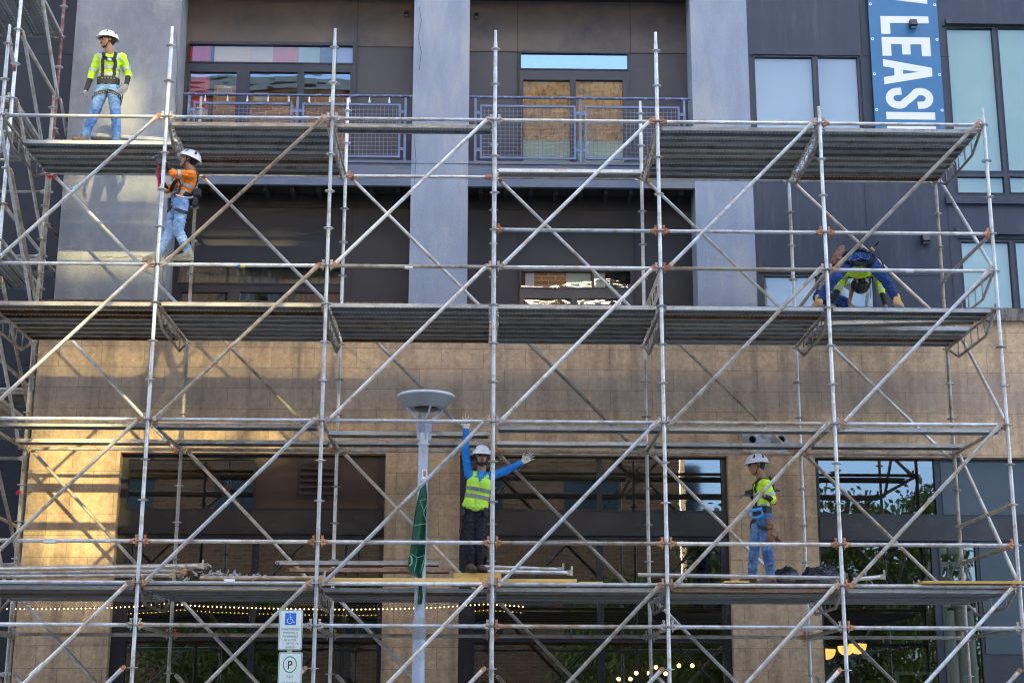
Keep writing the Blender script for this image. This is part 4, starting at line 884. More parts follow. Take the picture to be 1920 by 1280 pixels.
gm_ = MB()
zg = at(1700, 9, YB).z
for k in range(-3, 6):
    z = zg-k*(at(1700, 9, YB).z-at(1700, 74, YB).z)
    if z < bz0+.1: continue
    for X in (b0+.035, b1-.035): gm_.lathe((X, YB-.006, z), [(.012,0),(.022,-.002),(.024,.006)], 12, 'y')
obj('grommet', gm_, 'grom', BN)
def wall_lamp(x, y, Y, wpx, label):
    p = at(x, y, Y); h = wpx/262.; t = thing('wall_lamp', label, 'lamp', (p.x, Y, p.z), 'small dark wall lamps'); hh = h*1.15
    m_ = MB(); m_.add([(p.x-h,Y,p.z-hh),(p.x+h,Y,p.z-hh),(p.x+h,Y,p.z+hh),(p.x-h,Y,p.z+hh),(p.x-h*.9,Y-.12,p.z-hh*.7),(p.x+h*.9,Y-.12,p.z-hh*.7),(p.x+h*.9,Y-.07,p.z+hh),(p.x-h*.9,Y-.07,p.z+hh)], [(0,3,2,1),(4,5,6,7),(0,1,5,4),(2,3,7,6),(1,2,6,5),(0,4,7,3)])
    bevel(obj('housing', m_, 'black', t, smooth=False)); obj('lens', MB().box(p.x-h*.7, p.x+h*.7, Y-.09, Y-.03, p.z-hh-.006, p.z-hh+.002), 'lampd', t, smooth=False)
wall_lamp(1711, 47, YB-.02, 15, 'small black wall lamp fixed through the blue banner')
wall_lamp(1734, 449, Yn-.003, 16, 'small dark wall lamp low on the navy panel wall')
wall_lamp(762, 28, Yb-.02, 9, 'little lamp high in the left balcony recess beside the middle column')
wall_lamp(893, 32, Yb-.02, 9, 'little lamp high in the right balcony recess beside the middle column')

# ------------------------------------------------------------------ street lamp, pennant, signs
lx, ly = -.853, .2
LP = thing('street_lamp', 'pale grey street lamp with an upturned bowl standing inside the scaffold', 'street lamp', (lx, ly, 0))
p_ = MB(); p_.tube((lx-.03,ly,0),(lx-.03,ly,2.83),.083,20,.078); p_.tube((lx-.03,ly,2.83),(lx-.015,ly,5.02),.070,20,.062); obj('pole', p_, 'lamp', LP)
p_ = MB(); p_.lathe((lx-.03,ly,2.62), [(.08,0),(.086,.01),(.086,.2),(.076,.24),(.073,.26)], 20); obj('sleeve', p_, 'lampd', LP)
p_ = MB(); p_.lathe((lx-.012,ly,5.0), [(.062,0),(.078,.004),(.078,.024),(.055,.028),(.052,.16)], 20); obj('collar', p_, 'lampw', LP)
br_ = MB()
for a in (20, 110, 200, 290):
    ca, sa = cos(radians(a)), sin(radians(a)); r_, t_ = V(ca, sa, 0), V(-sa, ca, 0); o_ = V(lx-.01, ly, 5.04)
    br_.prism([(.03,.02),(.085,.03),(.095,.06),(.095,.23),(.085,.25),(.245,.405),(.25,.43),(.225,.43),(.06,.275),(.03,.26)], o_-t_*.007, r_, V(0,0,1), t_, .014)
br_.tube((lx-.01,ly,5.03),(lx-.01,ly,5.40),.034,16)
for zz in (5.11, 5.24):
    for a in (65, 155, 245, 335): br_.tube((lx-.01+.03*cos(radians(a)), ly+.03*sin(radians(a)), zz), (lx-.01+.052*cos(radians(a)), ly+.052*sin(radians(a)), zz), .010, 8)
obj('bracket', br_, 'lamp', LP)
bw = MB(); bw.lathe((lx+.005,ly,5.395), [(.0,.11),(.15,.105),(.17,.075),(.235,.072),(.25,.078),(.338,.200),(.352,.205),(.355,.222),(.34,.23),(.24,.14),(.0,.13)], 40); obj('bowl', bw, 'lampd', LP)
bw = MB(); bw.lathe((lx+.005,ly,5.612), [(.338,-.002),(.36,0),(.362,.02),(.345,.03),(.2,.045),(0,.055)], 40); obj('rim', bw, 'lampw', LP)
bw = MB(); bw.lathe((lx+.005,ly,5.455), [(.0,-.004),(.10,-.004),(.135,.008),(.135,.03)], 30); obj('lens', bw, 'steeltower', LP)
pc = at(796, 889, ly-.08); pq = obj('plaque', MB().box(pc.x-.03, pc.x+.03, ly-.085, ly-.072, pc.z-.06, pc.z+.06), 'white', LP, smooth=False); obj('plaque_face', MB().box(pc.x-.017, pc.x+.017, ly-.087, ly-.0855, pc.z-.045, pc.z+.045), 'rust', pq, smooth=False)
FLG = thing('pennant', 'furled dark green pennant hanging from a short staff on the lamp pole', 'flag', tuple(at(795, 900, 0.1)))
f0 = at(795, 898, .03); sb = MB(); sb.tube(f0, V(lx-.02, ly-.05, f0.z-.05), .012, 8); sb.sphere(f0, .032, 14, 10); obj('staff', sb, 'white', FLG)
prof = [(905,791,799),(930,784,801),(960,778,800),(990,774,799),(1020,771,798),(1045,767,797),(1062,765,795),(1072,768,791),(1078,783,788)]
vs = []; fs = []; nu = 14
for k, (y, xa, xb) in enumerate(prof):
    for j in range(nu+1):
        u = j/nu; px_ = xa+(xb-xa)*u; q = at(px_, y+(4*sin(u*7) if k > 6 else 0), .07+.035*sin(u*9+k*.35)*min(1, k/3)); vs.append(q)
for k in range(len(prof)-1):
    for j in range(nu): fs.append((k*(nu+1)+j, k*(nu+1)+j+1, (k+1)*(nu+1)+j+1, (k+1)*(nu+1)+j))
fl = obj('cloth', MB().add(vs, fs), 'flag', FLG, recalc=False); md = fl.modifiers.new('thick', 'SOLIDIFY'); md.thickness = .004
vs = []; fs = []
for k, (y, xa, xb) in enumerate(((1068,784,792),(1095,785,791),(1118,784,793),(1132,783,791))):
    for j in range(5): vs.append(at(xa+(xb-xa)*j/4, y, .075+.012*sin(j*2+k)))
for k in range(3):
    for j in range(4): fs.append((k*5+j, k*5+j+1, (k+1)*5+j+1, (k+1)*5+j))
fl2 = obj('cloth_tail', MB().add(vs, fs), 'flag', FLG, recalc=False); md = fl2.modifiers.new('thick', 'SOLIDIFY'); md.thickness = .004
pr = MB()
for pts in (((787,938),(799,935)),((776,985),(799,981)),((800,945),(794,962),(799,975)),((768,1035),(782,1045),(797,1040)),((782,1045),(777,1070)),((788,940),(795,960)),((797,1040),(790,1068))):
    pr.path([at(a, b_, .022) for a, b_ in pts], .0045, 5)
pr.path([at(a, b_, .022) for a, b_ in ((768,1040),(772,1046),(772,1056),(768,1060))], .012, 6)
obj('print', pr, 'flagl', FLG)

def text_mesh(body, size, m, loc, parent, thick=.0008, sx=1., bold=0., spacing=1.):
    cu_ = bpy.data.curves.new('lettering', 'FONT'); cu_.body = body; cu_.size = size; cu_.align_x = 'CENTER'; cu_.extrude = thick; cu_.offset = bold; cu_.space_character = spacing
    to = bpy.data.objects.new('tmp', cu_); C.objects.link(to); bpy.context.view_layer.update()
    me = bpy.data.meshes.new_from_object(to.evaluated_get(bpy.context.evaluated_depsgraph_get())); bpy.data.objects.remove(to)
    R3 = Matrix(((sx,0,0),(0,0,-1),(0,1,0)))
    for v in me.vertices: v.co = R3 @ v.co + Vector(loc)
    me.materials.clear(); wslot(me, m); me.name = 'lettering'
    return link(bpy.data.objects.new('lettering', me), parent)
YG = -.36
SG = thing('parking_sign_post', 'steel post carrying two stacked white and green parking signs', 'sign', (at(543, 1180, YG).x, YG+.05, 0))
def rrect(x0, x1, z0, z1, r, n=6):
    pts = []
    for cx, cz, a0 in ((x1-r, z1-r, 0), (x0+r, z1-r, 90), (x0+r, z0+r, 180), (x1-r, z0+r, 270)):
        for k in range(n+1): a = radians(a0+90*k/n); pts.append((cx+r*cos(a), cz+r*sin(a)))
    return pts
pc_ = at(544, 1200, YG+.04); pb_ = MB(); pb_.box(pc_.x-.028, pc_.x+.028, YG+.006, YG+.012, 0, at(544, 1150, YG).z); pb_.box(pc_.x-.028, pc_.x-.022, YG+.012, YG+.035, 0, at(544, 1150, YG).z); pb_.box(pc_.x+.022, pc_.x+.028, YG+.012, YG+.035, 0, at(544, 1150, YG).z)
obj('post', pb_, 'galv_old', SG, smooth=False)
def plate(x0, y0, x1, y1, H_=None):
    a = at(x0, (y0+y1)/2, YG).x; b_ = at(x1, (y0+y1)/2, YG).x; z1 = at((x0+x1)/2, y0, YG).z; z0 = at((x0+x1)/2, y1, YG).z if H_ is None else z1-H_
    o1 = obj('sign_plate', MB().prism(rrect(a, b_, z0, z1, .022), V(0,YG,0), V(1,0,0), V(0,0,1), V(0,1,0), .003), 'signw', SG, smooth=False)
    outer, inner = rrect(a+.006, b_-.006, z0+.006, z1-.006, .018), rrect(a+.013, b_-.013, z0+.013, z1-.013, .013); n = len(outer)
    bd = MB(); bd.add([V(x, YG-.0006, z) for x, z in outer]+[V(x, YG-.0006, z) for x, z in inner], [(k, (k+1) % n, n+(k+1) % n, n+k) for k in range(n)])
    obj('border', bd, 'signg', o1, smooth=False); return o1, a, b_, z0, z1
s1, a, b_, z0, z1 = plate(522.5, 1142, 567, 1218)
s1['label'] = 'reserved parking sign with a white wheelchair on blue and green warning text'
xc = (a+b_)/2; Wd = b_-a; Hh = z1-z0
q0, q1 = at(535, 1148.5, YG), at(555, 1171, YG); bs = obj('blue_square', MB().prism(rrect(q0.x, q1.x, q1.z, q0.z, .006), V(0,YG-.0012,0), V(1,0,0), V(0,0,1), V(0,1,0), .001), 'signb', s1, smooth=False)
wc = MB(); cx, cz = (q0.x+q1.x)/2, (q0.z+q1.z)/2; S_ = (q1.x-q0.x)
def stroke(pts, r_, Yp): wc.path([V(cx+u*S_, Yp, cz+v*S_) for u, v in pts], r_*S_, 6)
ya = YG-.001
wc.lathe((cx-.06*S_, ya-.0015, cz+.38*S_), [(0,0),(.06*S_,0),(.06*S_,.002)], 14, 'y')
stroke([(-.06,.28),(-.04,-.02),(.17,-.02),(.26,-.30),(.36,-.27)], .033, ya); stroke([(-.05,.14),(.13,.14)], .026, ya)
stroke([(-.06+.235*cos(t), -.16+.235*sin(t)) for t in [radians(120+k*20) for k in range(12)]], .03, ya)
obj('wheelchair_symbol', wc, 'white', bs)
zt2 = q1.z
for k, ln in enumerate(('UNAUTHORIZED', 'PARKING IS', 'PUNISHABLE', 'BY A FINE', 'UP TO', '$100.00')):
    zl_ = at(545, 1180.5+k*6.75, YG).z; text_mesh(ln, .034 if k else .033, 'signg', (xc+(0 if k < 5 else .0), YG-.0012, zl_), s1, sx=.86 if k == 0 else .95)
ar = MB(); ap = at(557, 1206, YG); u_ = .0038; ar.prism([(-5*u_*.7,-u_*.7),(1*u_,-u_*.7),(1*u_,-2.6*u_),(5*u_,0),(1*u_,2.6*u_),(1*u_,u_*.7),(-5*u_*.7,u_*.7)], V(ap.x, YG-.0015, ap.z), V(1,0,0), V(0,0,1), V(0,1,0), .001); obj('red_arrow', ar, 'signr', s1, smooth=False)
s2, a, b_, z0, z1 = plate(521.5, 1222, 566, 1300, Hh)
s2['label'] = 'pay parking sign with a circled letter P'
xc = (a+b_)/2; pc2 = at(543.5, 1245, YG); rg = MB()
n = 32; ro, ri = .082, .070
rg.add([V(pc2.x+r_*cos(2*pi*k/n), YG-.0008, pc2.z+r_*1.18*sin(2*pi*k/n)) for r_ in (ro, ri) for k in range(n)], [(k, (k+1) % n, n+(k+1) % n, n+k) for k in range(n)]); obj('ring', rg, 'signg', s2, smooth=False)
text_mesh('P', .135, 'signk', (pc2.x, YG-.0012, pc2.z-.05), s2, sx=.85, bold=.0015)
for k, ln in enumerate(('PAY', 'PARKING')): text_mesh(ln, .052, 'signg', (xc, YG-.0012, at(543, 1271+k*12, YG).z), s2, sx=.85)

# ------------------------------------------------------------------ string lights under the lowest deck
SLt = thing('festoon_lights', 'long string of tiny warm bulbs drooping under the lowest deck', 'string lights', tuple(at(460, 1138, 2.5)))
nodes = [(-30,1139),(0,1139),(100,1139),(200,1137),(260,1134),(310,1129),(380,1134),(470,1137),(560,1139),(650,1140),(740,1139),(820,1136),(880,1132),(910,1130),(950,1132),(985,1135)]
def cr_interp(nodes, x):
    for (xa, ya_), (xb, yb_) in zip(nodes, nodes[1:]):
        if xa <= x <= xb: return lerp(ya_, yb_, (x-xa)/(xb-xa))
pts = [at(x, cr_interp(nodes, x), 2.5) for x in range(-30, 985, 8)]+[at(x, y, 2.5) for x, y in ((1050,1138),(1130,1138),(1220,1133))]
cb_ = MB(); cb_.path(pts, .003, 5); obj('cable', cb_, 'cable', SLt)
bl = MB(); k = -28.
while k < 985: bl.sphere(at(k, cr_interp(nodes, k)+1, 2.5)-V(0,0,.007), .0060, 6, 5, (1,1,1.25)); k += 8.2
o = obj('bulb', bl, 'bulb', SLt); o['kind'] = 'stuff'
# lamps inside the shops
GLb = [(1160,1272),(1182,1272),(1193,1261),(1217,1261),(1230,1250),(1273,1247),(1298,1247),(1248,1262)]
for i_, (x, y) in enumerate(GLb):
    p = at(x, y, 6.2); t = thing('globe_lamp', 'small glowing globe lamp hanging in the middle storefront', 'lamp', tuple(p), 'globe lamps glowing inside the middle shop')
    m_ = MB(); m_.sphere(p, .032, 14, 9); obj('globe', m_, 'globe', t); m_ = MB(); m_.tube(p+V(0,0,.04), p+V(0,0,1.2), .004, 5); obj('cord', m_, 'cable', t)
for x, y, r_, lab in ((1550,1219,.13,'orange half round pendant shade at the left edge of the right shop window'), (1586,1213,.12,'orange pendant shade beside the scaffold pole in the right shop window'), (1608,1209,.13,'orange pendant shade with a square top in the right shop window')):
    p = at(x, y, 4.4); t = thing('pendant_lamp', lab, 'lamp', tuple(p), 'orange pendant shades in the right shop'); m_ = MB()
    m_.lathe(tuple(p), [(.0,-r_*1.0)]+[(r_*sin(a), -r_*cos(a)) for a in [radians(15*k) for k in range(1,7)]]+[(r_*1.0,.02),(.0,.03)], 22); obj('shade', m_, 'shade', t)
    m_ = MB(); m_.tube(p+V(0,0,.02), p+V(0,0,.9), .004, 5); obj('cord', m_, 'cable', t)
p = at(1090, 1125, 5.); ft = obj('strip_light', MB().box(at(1032,1128,5.).x, at(1120,1128,5.).x, 4.9, 5.05, p.z, p.z+.07), 'tube_l', smooth=False); tag(ft, 'white strip light on the dark ceiling of the middle shop', 'lamp')
fr2 = MB(); r = rect(1680, 1258, 1750, 1340, 4.0); wall_holes(fr2, r[0], r[1], r[2], r[3], [(r[0]+.05, r[1]-.05, r[2]+.05, r[3]-.05)], 3.98, 4.02); ob_ = obj('picture_frame', fr2, 'blindg', smooth=False); tag(ob_, 'pale green frame standing inside the right shop window', 'frame')

# ------------------------------------------------------------------ loose material on the lowest deck
ZD = zk(14)
def board(x0, x1, y0, y1, z0, z1, m, label, cat='board', rot=0, group=None):
    c = V((x0+x1)/2, (y0+y1)/2, (z0+z1)/2); mb = MB().box(-(x1-x0)/2, (x1-x0)/2, -(y1-y0)/2, (y1-y0)/2, -(z1-z0)/2, (z1-z0)/2)
    o = bevel(obj('lumber_board' if cat == 'board' else cat.replace(' ', '_'), mb, m, smooth=False), .003); o.location = c; o.rotation_euler = (0, 0, rot); tag(o, label, cat, group); return o
X = lambda px_, y=1085, Y=.1: at(px_, y, Y).x
zd = ZD+.0  # top of the deck planks is just below the ledger
board(X(265), X(592), .05, .62, ZD-.014, ZD+.008+.02, 'wood', 'thin plywood sheet lying under the torn foil debris', 'plywood sheet')
board(X(-40), X(255), .05, .62, ZD-.014, ZD+.026, 'wood', 'thin plywood sheet under the stacked tubes at the left', 'plywood sheet')
board(X(604), X(900), .035, .112, ZD+.014, ZD+.072, 'lumber', 'yellow pine board on edge in front of the lamp pole')
board(X(903), X(1081), .035, .112, ZD+.014, ZD+.070, 'lumber', 'yellow pine board on edge right of the centre pole')
board(X(845), X(960), .25, .53, ZD+.012, ZD+.080, 'lumber', 'lower wide pine board under the feet of the man with raised arms')
board(X(850), X(940), .24, .50, ZD+.082, ZD+.158, 'lumber', 'upper wide pine board under the feet of the man with raised arms')
board(X(590), X(765), .36, .50, ZD+.012, ZD+.060, 'lumber', 'pale pine board behind the edge board left of the lamp pole')
board(X(1085), X(1130), .08, .3, ZD+.026, ZD+.044, 'lumber', 'short pine offcut on the plywood right of the edge boards')
board(X(1066), X(1225), .05, .62, ZD-.014, ZD+.024, 'wood', 'thin plywood sheet right of the yellow pine board', 'plywood sheet')
board(X(1262), X(1565), .05, .62, ZD-.014, ZD+.030, 'wood', 'plywood sheet under the feet of the man in the white helmet at the right', 'plywood sheet')
board(X(1600), X(1895), .05, .7, ZD-.014, ZD+.024, 'wood', 'lower plywood sheet at the right end of the deck', 'plywood sheet')
board(X(1722), X(1912), -.06, .62, ZD+.030, ZD+.062, 'wood', 'upper warped plywood sheet overhanging the right end of the deck', 'plywood sheet', rot=.01)
board(X(1355), X(1402), -.02, .3, ZD+.032, ZD+.050, 'lumber', 'short pine offcut below the man in the white helmet at the right')
def loose_tube(p, q, label, m='galv', head='cast'):
    p, q = Vector(p), Vector(q); t = thing('loose_tube', label, 'tube', tuple(p), 'loose steel tubes lying on the lowest deck'); mb = MB(); mb.tube(p, q, .0242, 14); obj('tube', mb, m, t)
    if head:
        d = (q-p).normalized(); hb = MB(); hb.obox(q+d*.03, d, V(0,1,0), V(0,0,1), .035, .022, .03); hb.obox(q+d*.055+V(0,0,.02), d, V(0,1,0), V(0,0,1), .012, .006, .06); obj('end_casting', hb, {'tan':'tan_cast'}.get(head, head), t, smooth=False)
for (x0, y0, x1, y1, Y, lab, m, hd_) in (
    (-60,1068,372,1061,.34,'topmost loose tube of the left stack, its end by the torn foil','galv','cast'),
    (-60,1075,340,1071,.20,'loose tube second from the top of the left stack','galv_old','rust'),
    (-60,1081,318,1078,.12,'lowest loose tube of the left stack, just above the plywood','galv','tan'),
    (-60,1072,330,1066,.46,'loose tube at the back of the left stack','galv',None),
    (375,1083,600,1083,.16,'short loose tube lying in front of the foil debris','galv_old','cast'),
    (905,1062,1048,1067,.42,'rear loose tube of the small stack right of the centre pole','galv','cast'),
    (905,1071,1064,1073,.30,'front loose tube of the small stack right of the centre pole','galv','cast'),
    (1196,1077,1575,1083,.10,'long loose tube lying before the man at the right','galv','tan'),
    (1600,1086,1650,1081,.10,'short loose tube end right of the black sheeting','galv','cast')):
    p, q = at(x0, y0, Y), at(x1, y1, Y); loose_tube(p, q, lab, m, hd_)
def loose_plank(pL, pR, label, m='plank', roll=0):
    pL, pR = Vector(pL), Vector(pR); t = thing('loose_deck_plank', label, 'deck plank', tuple(pL), 'loose metal deck planks'); L_ = (pR-pL).length
    o = bpy.data.objects.new('plank', plank_mesh(L_, m)); link(o, t); o.matrix_parent_inverse = Matrix.Identity(4); d = (pR-pL).normalized(); y_ = V(0,0,1).cross(d).normalized(); z_ = d.cross(y_)
    o.rotation_mode = 'QUATERNION'; o.rotation_quaternion = (Matrix((d, y_, z_)).transposed() @ Matrix.Rotation(roll, 3, 'X')).to_quaternion()
loose_plank(at(-60, 1064, .6), at(385, 1057, .6), 'metal plank on the back of the left tube stack, its bent end at the foil')
loose_plank(at(527, 1052, .55), at(822, 1053, .55), 'upper metal plank of the stack left of the lamp pole')
loose_plank(at(545, 1065, .5), at(842, 1066, .5), 'lower tan metal plank of the stack left of the lamp pole', 'plank_o')
loose_plank(at(172, 254, 1.62), at(336, 265, 1.72), 'loose metal plank lying on the top deck at the feet of the man in yellow')
# torn foil heap
db = MB(); rnd = random.Random(11)
for k in range(90):
    u = rnd.random(); x = 330+170*u**1.5; hh = 22*(1-u)**1.4+4; p = at(x, 1083-hh*rnd.random(), .15+.3*rnd.random()); a = Vector((rnd.gauss(0,1), rnd.gauss(0,1), rnd.gauss(0,.6))).normalized(); b_ = a.orthogonal().normalized(); s_ = .02+.05*rnd.random()
    db.add([p, p+a*s_, p+a*s_+b_*s_*.6+V(0,0,.01), p+b_*s_*.5, p+V(0,0,.012), p+a*s_+V(.006,0,.012), p+a*s_+b_*s_*.6+V(0,0,.022), p+b_*s_*.5+V(0,0,.012)], [(0,1,2,3),(4,7,6,5),(0,4,5,1),(1,5,6,2),(2,6,7,3),(3,7,4,0)])
dbo = obj('foil_debris', db, 'debris', smooth=False); tag(dbo, 'heap of torn grey foil and scraps on the lowest deck at the left', 'debris', kind='stuff')
def lump(name, spec, label, m='bag', seed=0):
    mb = MB(); n_, r_ = 34, 20; cx, cy, cz, rx, ry, rz = spec
    vs = []
    for j in range(r_+1):
        for k in range(n_):
            th, ph = pi*j/r_*.5, 2*pi*k/n_; d = Vector((sin(th)*cos(ph), sin(th)*sin(ph), cos(th))); q = 1+.22*noise.noise(d*2.3+V(seed,0,0))+.10*noise.noise(d*6+V(0,seed,0))+.05*noise.noise(d*15)
            vs.append((cx+d.x*rx*q, cy+d.y*ry*q, cz+d.z*rz*q))
    mb.add(vs, [(j*n_+k, (j+1)*n_+k, (j+1)*n_+(k+1) % n_, j*n_+(k+1) % n_) for j in range(r_) for k in range(n_)]); o = obj(name, mb, m); tag(o, label, 'plastic sheet', 'crumpled black sheeting on the lowest deck'); return o
p = at(1543, 1088, .7); lump('plastic_sheet', (p.x, .75, ZD-.02, .36, .3, at(1543, 1060, .6).z-ZD+.02), 'larger rounded heap of black sheeting beside the scaffold pole', seed=1)
p = at(1478, 1088, .7); lump('plastic_sheet', (p.x, .8, ZD-.02, .27, .28, at(1478, 1064, .6).z-ZD+.02), 'smaller heap of black sheeting right of the walking man', seed=5)
# ------------------------------------------------------------------ people
M['skin'] = mat('brown_skin', (.34,.17,.09), (.38,.20,.115), rough=.55, scale=20)
M['hair'] = mat('black_hair', (.012,.010,.010), (.02,.017,.015), rough=.7, scale=60, bump=.5, bscale=200)
M['hiv'] = mat('fluorescent_yellow_cloth', (.50,.80,.02), (.58,.88,.04), rough=.8, scale=5)
M['vest'] = mat('lime_mesh_cloth', (.42,.78,.04), (.50,.85,.07), rough=.8, scale=5)
M['hio'] = mat('fluorescent_orange_cloth', (.90,.20,.01), (.98,.27,.02), rough=.8, scale=5)
M['refl'] = mat('silver_reflective_tape', (.40,.40,.37), (.50,.50,.46), rough=.45, metal=.2, scale=20)
M['refd'] = mat('grey_reflective_tape', (.17,.18,.19), (.23,.24,.25), rough=.45, metal=.2, scale=20)
M['jean2'] = mat('mid_blue_denim', (.035,.10,.27), (.10,.21,.42), rough=.9, scale=4, bump=.5, bscale=140, c3=(.20,.34,.55), c3amt=.1, c3scale=5)
M['jean'] = mat('washed_blue_denim', (.085,.19,.42), (.20,.35,.58), rough=.9, scale=4, bump=.5, bscale=140, c3=(.05,.11,.28), c3amt=.25, c3scale=12)
M['jeanl'] = mat('pale_ripped_denim', (.13,.24,.46), (.34,.48,.70), rough=.9, scale=6, bump=.5, bscale=140, c3=(.10,.17,.32), c3amt=.25, c3scale=14)
M['jeand'] = mat('dark_blue_denim', (.008,.035,.14), (.018,.07,.24), rough=.9, scale=7, bump=.5, bscale=140)
M['navyc'] = mat('navy_work_cloth', (.007,.008,.014), (.014,.015,.024), rough=.9, scale=8, bump=.4, bscale=90)
M['blue'] = mat('bright_blue_jersey', (.0,.17,.56), (.01,.24,.68), rough=.7, scale=9)
M['blackc'] = mat('black_cloth', (.010,.010,.012), (.02,.02,.022), rough=.85, scale=10)
M['web'] = mat('black_webbing', (.018,.018,.018), (.03,.03,.03), rough=.7, scale=30)
M['glove'] = mat('grey_knit_glove', (.13,.135,.15), (.24,.245,.26), rough=.9, scale=40, bump=.5, bscale=150)
M['glovew'] = mat('cream_work_glove', (.55,.50,.42), (.66,.61,.52), rough=.9, scale=30, bump=.4, bscale=150)
M['helmet'] = mat('white_helmet_shell', (.80,.80,.82), rough=.25)
M['helmk'] = mat('black_helmet_shell', (.012,.012,.013), rough=.15)
M['leather'] = mat('brown_leather', (.17,.065,.035), (.27,.12,.06), rough=.6, scale=8, bump=.4, bscale=40)
M['boot'] = mat('tan_work_boot', (.55,.29,.09), (.62,.36,.14), rough=.7, scale=10)
M['bootb'] = mat('dark_brown_boot', (.07,.045,.03), (.11,.075,.05), rough=.7, scale=10)
M['shoe'] = mat('grey_trainer', (.16,.16,.14), (.28,.28,.25), rough=.8, scale=16)
M['sole'] = mat('pale_rubber_sole', (.40,.36,.28), rough=.8)
M['brass'] = mat('brass_eyelet', (.65,.60,.50), rough=.35, metal=.8)
M['lips'] = mat('lips', (.24,.08,.06), rough=.5)
M['camo'] = mat('grey_camouflage_cloth', (.16,.17,.17), (.42,.42,.42), rough=.9, scale=22)
M['bluep'] = mat('bright_blue_plastic', (.05,.30,.62), rough=.35)
M['redp'] = mat('red_plastic', (.62,.03,.06), rough=.35)
M['steel'] = mat('polished_steel', (.5,.5,.5), rough=.3, metal=.9)
ICO = None
def ico_pts():
    global ICO
    if ICO is None:
        bm = bmesh.new(); bmesh.ops.create_icosphere(bm, subdivisions=2, radius=1); ICO = [v.co.copy() for v in bm.verts]; bm.free()
    return ICO
def hull(lst):
    """convex hull of ellipsoids: (centre, radius) or (centre, (axis vectors))"""
    bm = bmesh.new()
    for c, r in lst:
        for p in ico_pts():
            bm.verts.new(Vector(c)+(p*r if isinstance(r, (int, float)) else r[0]*p.x+r[1]*p.y+r[2]*p.z))
    bmesh.ops.convex_hull(bm, input=bm.verts); bmesh.ops.delete(bm, geom=[v for v in bm.verts if not v.link_faces], context='VERTS')
    vs = [v.co.copy() for v in bm.verts]; ix = {v: i for i, v in enumerate(bm.verts)}; fs = [tuple(ix[v] for v in f.verts) for f in bm.faces]; bm.free(); return vs, fs
def cap(a, ra, b, rb): return hull([(a, ra), (b, rb)])
def fuse(name, blobs, m, parent, vox=.010, smooth=6, wrinkle=0., wsc=(16,16,26), seed=0.):
    vs, fs = [], []
    for v, f in blobs:
        n_ = len(vs); vs += v; fs += [tuple(i+n_ for i in q) for q in f]
    me = bpy.data.meshes.new(name); me.from_pydata([tuple(v) for v in vs], [], fs); o = bpy.data.objects.new(name, me); C.objects.link(o)
    md = o.modifiers.new('r', 'REMESH'); md.mode = 'VOXEL'; md.voxel_size = vox
    md = o.modifiers.new('s', 'SMOOTH'); md.iterations = smooth; md.factor = .5
    bpy.context.view_layer.update(); dg = bpy.context.evaluated_depsgraph_get(); m2 = bpy.data.meshes.new_from_object(o.evaluated_get(dg)); bpy.data.objects.remove(o); bpy.data.meshes.remove(me)
    m2.name = name
    if wrinkle:
        S3 = Vector(wsc); nn = [v.normal.copy() for v in m2.vertices]
        for v, n_ in zip(m2.vertices, nn):
            p = Vector((v.co.x*S3.x, v.co.y*S3.y, v.co.z*S3.z))+V(seed, seed, 0)
            a = noise.noise(p); v.co += n_*(wrinkle*(abs(a)*1.6-.35)+wrinkle*.45*noise.noise(p*2.3))
    for p in m2.polygons: p.use_smooth = True
    m2.materials.clear(); wslot(m2, m); o2 = bpy.data.objects.new(name, m2); link(o2, parent); return o2
def bvh_of(*objs):
    vs, fs = [], []
    for o in objs:
        n_ = len(vs); vs += [v.co.copy() for v in o.data.vertices]; fs += [tuple(i+n_ for i in p.vertices) for p in o.data.polygons]
    return BVHTree.FromPolygons(vs, fs)
def band(name, bv, c, ax, hw_, m, parent, off=.004, maxr=.3, n_=36, th=.004):
    """strip of tape or belt wrapped round whatever stands around the axis point c"""
    c, ax = Vector(c), Vector(ax).normalized(); u = ax.orthogonal().normalized(); w2 = ax.cross(u); rings = []
    for s_ in (-hw_, hw_):
        rg_ = []
        for k in range(n_):
            d = u*cos(2*pi*k/n_)+w2*sin(2*pi*k/n_); h = bv.ray_cast(c+ax*s_, d, maxr)
            rg_.append((h[3]+off) if h[0] is not None else None)
        for _ in range(3):
            for k in range(n_):
                if rg_[k] is None:
                    a, b_ = rg_[k-1], rg_[(k+1) % n_]
                    rg_[k] = a if a is not None else b_
        med = sorted(v for v in rg_ if v is not None); med = med[len(med)//2] if med else .1
        rg_ = [med if (v is None or v > med*1.7) else v for v in rg_]; rings.append((s_, rg_))
    vs = []
    for s_, rg_ in rings:
        for e in (0, th):
            for k in range(n_): d = u*cos(2*pi*k/n_)+w2*sin(2*pi*k/n_); vs.append(c+ax*s_+d*(rg_[k]+e))
    fs = []
    for k in range(n_):
        j = (k+1) % n_; fs += [(n_+k, n_+j, 3*n_+j, 3*n_+k), (k, j, n_+j, n_+k), (2*n_+k, 3*n_+k, 3*n_+j, 2*n_+j), (k, 2*n_+k, 2*n_+j, j)]
    return obj(name, MB().add(vs, fs), m, parent, ang=50)
